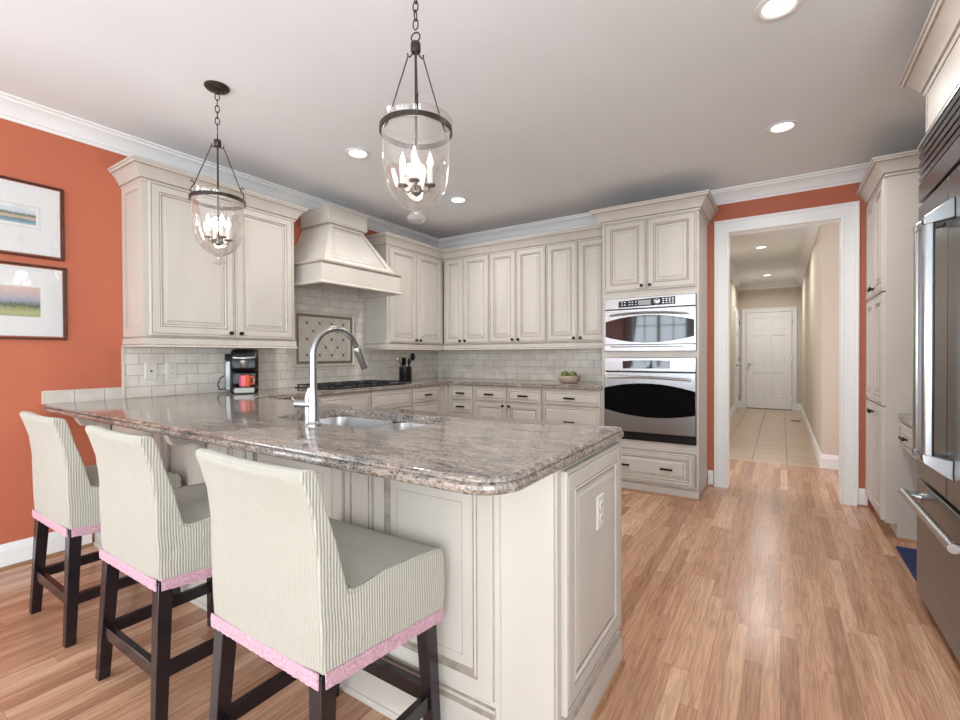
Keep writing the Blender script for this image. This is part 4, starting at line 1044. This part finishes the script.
t = thing('coffee_mug', 'red and orange mug standing on the coffee maker drip tray', 'mug', (mx, my, ZT+.0535), R(58))
mb = MB(); mb.lathe([(.032, 0), (.037, .004), (.0385, .085), (.0365, .086), (.035, .083), (.033, .01), (.001, .008)], seg=32, capt=False); mb.build('mug_body', 'mug', t)
mb = MB(); mb.tube([(.036, 0, .07), (.055, 0, .074), (.067, 0, .055), (.064, 0, .03), (.05, 0, .017), (.036, 0, .02)], .0045, 8); mb.build('handle', 'mug', t)

# ------------------------------------------------------------------ framed pictures on the orange wall (facing +x)
def picture(label, y0, y1, z0, z1, art, ay0, ay1, az0, az1):
    t_ = thing('framed_picture', label, 'picture', (XL+.001, y0, z0), group='framed landscape prints')
    W, Hh = y1-y0, z1-z0
    mb = MB(); mb.sweep([(0, 0), (0, Hh), (W, Hh), (W, 0)], [(0, 0), (0, .016), (-.002, .018), (-.008, .018), (-.010, .0155), (-.010, 0)][::-1], closed=True, fn=lambda a, b, h: (h, a, b))
    # the sweep's 'out' is to the right of a clockwise path: towards the inside is negative
    mb.build('frame', 'frame', t_, angle=20)
    mb = MB(); mb.box(.001, .009, .009, .010, W-.009, Hh-.009); mb.build('mat_board', 'matb', t_)
    mb = MB(); mb.box(.0101, ay0-y0, az0-z0, .0112, ay1-y0, az1-z0); mb.build('print', art, t_)
    if art == 'art1':
        mb = MB()
        a0, a1, b0, b1 = ay0-y0-.018, ay1-y0+.018, az0-z0-.02, az1-z0+.022; w_ = .0012
        for q in ((a0, b0, a1, b0+w_), (a0, b1-w_, a1, b1), (a0, b0, a0+w_, b1), (a1-w_, b0, a1, b1)): mb.box(.0101, q[0], q[1], .0106, q[2], q[3])
        mb.build('ruled_line', 'medal', t_)
    mb = MB(); mb.box(.0125, .0095, .0095, .014, W-.0095, Hh-.0095); mb.build('glazing', 'picglass', t_)
picture('upper framed harbour print on the orange wall, dark red frame', .42, .972, 1.797, 2.215, 'art1', .50, .855, 1.975, 2.06)
picture('lower framed farm landscape print on the orange wall, dark red frame', .42, .98, 1.315, 1.735, 'art2', .50, .87, 1.437, 1.61)

# ------------------------------------------------------------------ bar stools
STY = .875
st0 = thing('bar_stool', 'cream slipcovered bar stool nearest the camera, at the free end of the peninsula', 'bar stool', (-1.093, STY, 0), 0, 'slipcovered bar stools')
HW = .234
def sc_profile():
    p = [(-.212, .478), (-.216, .54), (-.219, .64), (-.221, .75), (-.232, .84), (-.252, .91), (-.262, .936), (-.258, .949), (-.242, .952), (-.214, .944), (-.200, .90), (-.182, .83), (-.160, .76), (-.143, .69), (-.131, .642), (-.115, .634), (-.02, .644), (.08, .642), (.17, .636), (.20, .626), (.212, .606), (.214, .52), (.214, .440)]
    return p
def slipcover():
    p = sc_profile(); n = len(p)
    # columns across x
    cols = 14; bm = bmesh.new(); grid = []
    rnd = random.Random(3)
    for i in range(cols+1):
        u = -1+2*i/cols; row = []
        for k, (y, z) in enumerate(p):
            e = abs(u)**6
            top = math.exp(-((z-.942)/.02)**2)
            zz = z - .004*top*(1-u*u)*2
            sk = max(0, (.60-z)/.2) if z < .6 else 0
            x = u*HW*(1+.012*sk-.03*max(0, z-.64)/.3)
            if z < .66: x *= 1+.10*max(0, (y+.13)/.345)*(1 if z > .5 else .6)
            yy = y
            if k < 7: yy = y-.004*(1-u*u)+e*.004
            if k > 19: yy = y+.004*(1-u*u)
            if k in (0, n-1): zz = z+.004*math.sin(u*9+k)
            row.append(bm.verts.new((x, yy, zz)))
        grid.append(row)
    for i in range(cols):
        for k in range(n-1): bm.faces.new((grid[i][k], grid[i][k+1], grid[i+1][k+1], grid[i+1][k]))
    # sides: strip of quads between matching back and front points, crease handled
    for s_, row in ((0, grid[0]), (1, grid[-1])):
        fs = []
        pairs = [(0, 22), (1, 21), (2, 20)]
        # skirt side
        fs += [(0, 1, 21, 22), (1, 2, 14, 15, 16, 17, 18, 19, 20, 21)]
        fs += [(2, 3, 13, 14), (3, 4, 12, 13), (4, 5, 11, 12), (5, 6, 10, 11), (6, 7, 8, 9, 10)]
        for f in fs:
            vv = [row[i] for i in f]
            if s_ == 0: vv = vv[::-1]
            bm.faces.new(vv)
    # bottom
    bm.faces.new([grid[i][0] for i in range(cols+1)]+[grid[i][n-1] for i in range(cols, -1, -1)])
    bmesh.ops.recalc_face_normals(bm, faces=bm.faces)
    bmesh.ops.triangulate(bm, faces=[f for f in bm.faces if len(f.verts) > 4])
    me = bpy.data.meshes.new('slipcover'); bm.to_mesh(me); bm.free()
    me.materials.append(MT['fabric'])
    me.polygons.foreach_set('use_smooth', [True]*len(me.polygons)); me.set_sharp_from_angle(angle=R(50))
    o = bpy.data.objects.new('slipcover', me); C.objects.link(o); o.parent = st0
    b = o.modifiers.new('bevel', 'BEVEL'); b.width = .012; b.segments = 3; b.limit_method = 'ANGLE'; b.angle_limit = R(48)
    return o
cov = slipcover()
# piping along the side seams
for s in (-1, 1):
    mb = MB(); fx_ = lambda y: s*(HW*(1+.10*max(0, (y+.13)/.345))-.003)
    mb.tube([(fx_(y), y, z) for y, z in ((-.131, .642), (-.115, .635), (-.02, .644), (.08, .642), (.17, .636), (.198, .627))], .0035, 6)
    mb.build('piping', 'fabric', cov)
# fringe: ruffled strip on four sides, with pleat slits at the corners
def hemz(y): return .478+(.440-.478)*(y+.212)/.426
def fringe(a, b, nrm):
    mb = MB(); A, B = Vector(a), Vector(b); L = (B-A).length; n = int(L/.012); nn = Vector(nrm); vs = []
    for i in range(n+1):
        p = A.lerp(B, i/n); r = .0022*math.sin(i*1.3)+.0012*math.sin(i*2.9)
        hz = hemz(p.y); lo = hz-.028+.002*math.sin(i*1.3)
        for z, o_ in ((hz+.008, .003), (hz-.012, .004+r*.5), (lo, .003+r)):
            q = p+nn*o_; vs.append((q.x, q.y, z))
        for z, o_ in ((lo, .0005+r), (hz+.008, -.0015)):
            q = p+nn*o_; vs.append((q.x, q.y, z))
    fs = []
    for i in range(n):
        for k in range(5):
            k2 = (k+1) % 5; fs.append((i*5+k, i*5+k2, (i+1)*5+k2, (i+1)*5+k))
    fs += [[0, 1, 2, 3, 4], [n*5+k for k in range(4, -1, -1)]]
    mb.add(vs, fs); f = mb.build('fringe', 'pink', st0); f['label'] = 'pink fringed hem trim'
xw_ = HW*1.01
fringe((-xw_+.004, -.214, 0), (xw_-.010, -.214, 0), (0, -1, 0)); xf_ = xw_*1.055; fringe((-xf_+.004, .214, 0), (xf_-.004, .214, 0), (0, 1, 0))
fringe((xw_, -.203, 0), (xf_, .208, 0), (1, 0, 0)); fringe((-xw_, -.203, 0), (-xf_, .208, 0), (-1, 0, 0))
def leg(xt, yt, xb, yb, s=.045, zt=.45):
    mb = MB(); h = s/2; hb = .018
    mb.hexa([(xb-hb, yb-hb, 0), (xb+hb, yb-hb, 0), (xb+hb, yb+hb, 0), (xb-hb, yb+hb, 0)], [(xt-h, yt-h, zt), (xt+h, yt-h, zt), (xt+h, yt+h, zt), (xt-h, yt+h, zt)])
    mb.build('leg', 'espresso', st0, bevel=.002)
for s in (-1, 1):
    leg(s*.206, -.186, s*.230, -.212, zt=.477); leg(s*.206, .182, s*.230, .190, zt=.441)
def lerpx(z): return .230-(.022)*(z/.424)
for s in (-1, 1):
    mb = MB(); x = s*lerpx(.18); mb.box(x-.011, -.182, .158, x+.011, .168, .203); mb.build('stretcher', 'espresso', st0, bevel=.002)
mb = MB(); mb.box(-lerpx(.2)+.018, -.214, .158, lerpx(.2)-.018, -.192, .203); mb.build('stretcher', 'espresso', st0, bevel=.002)
mb = MB(); mb.box(-lerpx(.2)+.018, .176, .165, lerpx(.2)-.018, .198, .215); mb.build('footrest', 'espresso', st0, bevel=.002)
for x, lb in ((-1.895, 'cream slipcovered bar stool in the middle of the three'), (-2.71, 'cream slipcovered bar stool beside the orange wall, farthest of the three')):
    c = copy_tree(st0); c.location.x = x; c['label'] = lb

# ------------------------------------------------------------------ hanging lanterns
LY = 1.333
def lantern(x, label, rz=0.):
    t_ = thing('pendant_lantern', label, 'pendant light', (x, LY, ZC), rz, 'bell jar lanterns over the peninsula')
    Z = lambda z: z-ZC
    mb = MB(); mb.lathe([(.062, 0), (.062, -.006), (.055, -.014), (.03, -.022), (.012, -.026), (.010, -.038), (.002, -.04)], seg=32); mb.build('canopy', 'bronze', t_)
    ztop, zcap = ZC-.038, 2.40
    n = 6; L = (ztop-zcap-.03)/n
    mb = MB()
    for i in range(n):
        zc = ztop-(i+.5)*L; pts = []
        for k in range(14):
            a = 2*PI*k/14; u = .0105*math.cos(a); v = (L*.5+.004)*math.sin(a)
            pts.append((u, 0, Z(zc)+v) if i % 2 else (0, u, Z(zc)+v))
        mb.tube(pts, .0025, 6, closed=True)
    mb.build('chain', 'bronze', t_)
    mb = MB(); mb.tube([(.018*math.cos(2*PI*k/20), 0, Z(2.398)+.018*math.sin(2*PI*k/20)) for k in range(20)], .0028, 6, closed=True); mb.build('loop', 'bronze', t_)
    mb = MB(); mb.lathe([(.004, .0), (.017, -.003), (.019, -.010), (.019, -.034), (.015, -.040), (.004, -.042)], (0, 0, Z(2.380)), 20); mb.build('cap', 'bronze', t_)
    mb = MB(); mb.tube([(0, 0, Z(2.34)), (0, 0, Z(1.809))], .0048, 10); mb.build('stem', 'bronze', t_)
    ZR, RR = 2.047, .132
    for k in range(3):
        a = R(60+120*k); c, s = math.cos(a), math.sin(a)
        mb = MB()
        mb.tube([(c*q, s*q, Z(z)) for q, z in ((.012, 2.345), (.018, 2.335), (.026, 2.330), (.033, 2.335), (.034, 2.346))], .003, 6)
        mb.tube([(c*q, s*q, Z(z)) for q, z in ((.033, 2.334), (.126, 2.097))], .0026, 6)
        mb.tube([(c*q, s*q, Z(z)) for q, z in ((.143, 2.108), (.135, 2.118), (.126, 2.110), (.127, 2.096), (.137, 2.084), (.142, 2.066), (RR+.003, 2.048))], .0032, 6)
        mb.build('hanger_arm', 'bronze', t_)
    mb = MB(); prof = [(RR-.001, .010), (RR+.004, .010), (RR+.004, -.010), (RR-.001, -.010)]
    seg = 48; vs = []; 
    for k in range(seg):
        a = 2*PI*k/seg
        for r_, z_ in prof: vs.append((r_*math.cos(a), r_*math.sin(a), Z(ZR)+z_))
    mb.add(vs, [(k*4+i, ((k+1) % seg)*4+i, ((k+1) % seg)*4+(i+1) % 4, k*4+(i+1) % 4) for k in range(seg) for i in range(4)])
    mb.build('ring_band', 'bronze', t_)
    # bell jar, a shell with real thickness
    o_ = [(.138, 2.084), (.132, 2.076), (.1295, 2.05), (.127, 2.02), (.1255, 1.97), (.1235, 1.91), (.118, 1.865), (.106, 1.825), (.085, 1.79), (.056, 1.765), (.030, 1.752), (.020, 1.748)]
    i_ = [(r_-.003, z_+.002) for r_, z_ in o_[1:]]
    mb = MB(); mb.lathe([(r_, Z(z_)) for r_, z_ in o_[::-1]]+[(r_, Z(z_)) for r_, z_ in i_], seg=48, capb=True, capt=True)
    mb.build('glass_bell', 'glass', t_, angle=60)
    mb = MB(); mb.lathe([(.014, Z(1.747)), (.018, Z(1.738)), (.030, Z(1.730)), (.035, Z(1.719)), (.030, Z(1.708)), (.014, Z(1.702)), (.002, Z(1.701))][::-1], seg=28); mb.build('glass_finial', 'glass2', t_)
    mb = MB(); mb.lathe([(.004, .02), (.018, .014), (.022, .0), (.018, -.014), (.006, -.022)], (0, 0, Z(1.826)), 20)
    mb.build('hub', 'pewter', t_)
    for k in range(4):
        a = R(20+90*k); c, s = math.cos(a), math.sin(a); q = .052
        mb = MB(); mb.tube([(c*.015, s*.015, Z(1.830)), (c*.03, s*.03, Z(1.817)), (c*.046, s*.046, Z(1.822)), (c*q, s*q, Z(1.838))], .0035, 8)
        mb.lathe([(.006, 0), (.019, .002), (.021, .006), (.010, .005)], (c*q, s*q, Z(1.838)), 18); arm_ = mb.build('candle_arm', 'pewter', t_)
        mb = MB(); mb.lathe([(.0095, 0), (.0095, .063), (.005, .065)], (c*q, s*q, Z(1.843)), 14); cd = mb.build('candle_sleeve', 'candle', arm_)
        mb = MB(); mb.lathe([(.005, 0), (.0105, .012), (.011, .022), (.008, .036), (.004, .050), (.001, .060)], (c*q, s*q, Z(1.908)), 14); mb.build('bulb', 'bulb', arm_)
    l = bpy.data.lights.new('lantern_glow', 'POINT'); l.energy = 1.6; l.color = (1, .88, .74); l.shadow_soft_size = .04
    o = bpy.data.objects.new('lantern_glow', l); C.objects.link(o); o.parent = t_; o.location = (0, 0, Z(2.00))
lantern(-1.153, 'larger bell jar lantern hanging nearest, above the sink end of the peninsula', R(13))
lantern(-2.568, 'farther bell jar lantern hanging in front of the large wall cabinet', R(-27.4))

# ------------------------------------------------------------------ pantry, desk, fridge on the right
XP = .575; YPN = 3.96
# facing -x : rotate -90; local x -> world -y ; local y -> world +x
t = thing('pantry_cabinet', 'tall cream pantry cabinet standing right of the doorway', 'cabinet', (XP, YB-.003, 0), R(-90))
WP = YB-.003-YPN; DP = XR-XP-.003
body(t, 0, 0, .10, WP, DP, 2.37); mb = MB(); mb.box(0, .06, 0, WP, DP, .0995); mb.build('toe_kick', 'cream', t)
for z0_, z1_, kz in ((.11, .852, .79), (.862, 1.605, 1.555), (1.615, 2.345, 1.665)):
    if kz == 1.555: kn = None
    else: kn = (.06, kz)
    add_door(t, .02, z0_, WP/2-.003, z1_, (WP/2-.03, kz) if kn else None); add_door(t, WP/2+.003, z0_, WP-.012, z1_, (WP/2+.03, kz) if kn else None)
add_crown(t, [(0, 0), (WP, 0), (WP, DP)], 2.37)
mb = MB(); mb.sweep([(0, .06), (WP, .06), (WP, DP)], [(0, 0), (.012, 0), (.010, .010), (0, .015)]); mb.build('shoe_molding', 'shoe', t)
# desk
t = thing('built_in_desk', 'built-in desk with a stone top and one shallow drawer beside the fridge', 'desk', (.63, YPN-.002, 0), R(-90))
WD = YPN-.002-3.04; DD = XR-.63-.003
mb = MB(); mb.box(0, 0, .785, WD, DD, .818); mb.build('desktop', 'granite', t, bevel=.006)
mb = MB(); mb.box(0, .025, .60, WD, DD, .784); mb.build('apron', 'cream', t)
mb = MB(); mb.relief(.03, .61, .42, .762, drawer_rings(), yb=.025); d = mb.build('drawer', ['cream', 'glaze'], t, angle=20)
pull_mb(.225, .686, y=.005, L=.10).build('pull', 'knob', d, bevel=.003)
mb = MB(); mb.relief(.45, .61, .88, .762, drawer_rings(), yb=.025); mb.build('drawer', ['cream', 'glaze'], t, angle=20)
mb = MB(); mb.box(.60, 3.06, 0, 1.22, 3.80, .010)
tag(mb.build('floor_rug', 'rug', bevel=.003), 'navy blue rug on the wood floor under the desk beside the fridge', 'rug')
# fridge
XF = .555; FY0, FY1 = 2.09, 3.03
t = thing('refrigerator', 'large built-in stainless refrigerator at the right edge', 'refrigerator', (XF, FY1, 0), R(-90))
W = FY1-FY0; D = XR-XF-.003; dt = .04
mb = MB(); mb.box(0, dt+.004, .05, W, D, 2.185); mb.box(.02, .08, 0, W-.02, D, .05); mb.build('housing', 'fridge', t)
seam = FY1-2.55
def fdoor(name, x0, x1, z0_, z1_): mb = MB(); mb.box(x0, 0, z0_, x1, dt, z1_); return mb.build(name, 'fridge', t, bevel=.004)
dl = fdoor('door', .004, seam-.003, .618, 1.905); dr = fdoor('door', seam+.003, W-.004, .618, 1.905)
fz = fdoor('freezer_drawer', .004, W-.004, .055, .598)
fp = fdoor('top_panel', .004, W-.004, 1.925, 2.012)
mb = MB(); mb.box(.004, .03, 2.014, W-.004, dt, 2.185); g = mb.build('grille', 'black', t)
for k in range(5):
    z_ = 2.022+k*.036; mb = MB(); mb.hexa([(.004, .004, z_), (W-.004, .004, z_), (W-.004, .03, z_+.006), (.004, .03, z_+.006)], [(.004, 0, z_+.018), (W-.004, 0, z_+.018), (W-.004, .03, z_+.022), (.004, .03, z_+.022)])
    mb.build('louver', 'fridge', g)
mb = MB(); mb.box(-.0, -.004, 2.186, W, .04, 2.2); mb.build('top_trim', 'steel2', t)
def vhandle(dm, x):
    mb = MB(); z0_, z1_ = .775, 1.735
    mb.box(x-.019, -.088, z0_, x+.019, -.052, z1_)
    h = mb.build('handle', 'steel2', dm, bevel=.010, seg=3)
    for za, zb_, sg in ((z1_-.01, z1_+.066, 1), (z0_+.01, z0_-.066, -1)):
        m3 = MB(); f = lambda u, v, w_: (w_, u, v)
        pts = [(-.088, za-.02*sg), (0, za-.005*sg), (0, zb_), (-.03, zb_-.02*sg), (-.088, za+.012*sg)]
        if sg < 0: pts = pts[::-1]
        m3.prism(pts, x-.022, x+.022, f)
        m3.build('handle_bracket', 'steel2', h, bevel=.003)
vhandle(dl, seam-.068); vhandle(dr, seam+.068)
mb = MB(); mb.tube([(.06, -.06, .535), (W-.10, -.06, .535)], .017, 16); h = mb.build('handle', 'steel2', fz)
for x in (.075, W-.12): mb = MB(); mb.tube([(x, -.06, .535), (x, -.03, .53), (x, 0, .525)], [.020, .017, .022], 14); mb.build('handle_bracket', 'steel2', h)
# cabinet over the fridge
t = thing('fridge_cabinet', 'cream cabinet with deep crown above the refrigerator', 'cabinet', (XF+.01, FY1-.10, 2.203), R(-90))
WW = .85
body(t, 0, 0, 0, WW, XR-XF-.013, .215)
mb = MB(); mb.relief(.03, .01, WW-.03, .20, [(0, 0, 0), (0, .010, 0), (.012, .010, 0), (.014, .006, 1), (.02, .006, 0), (.022, .006, 0)]); mb.build('door', ['cream', 'glaze'], t, angle=20)
add_crown(t, [(0, XR-XF-.013), (0, 0), (WW, 0)], .215, 1.05)

# hall floor register
mb = MB(); mb.box(.16, 10.0, .0005, .30, 10.12, .006)
tag(mb.build('floor_register', 'bronze'), 'dark floor vent in the hallway tile near the end door', 'vent')
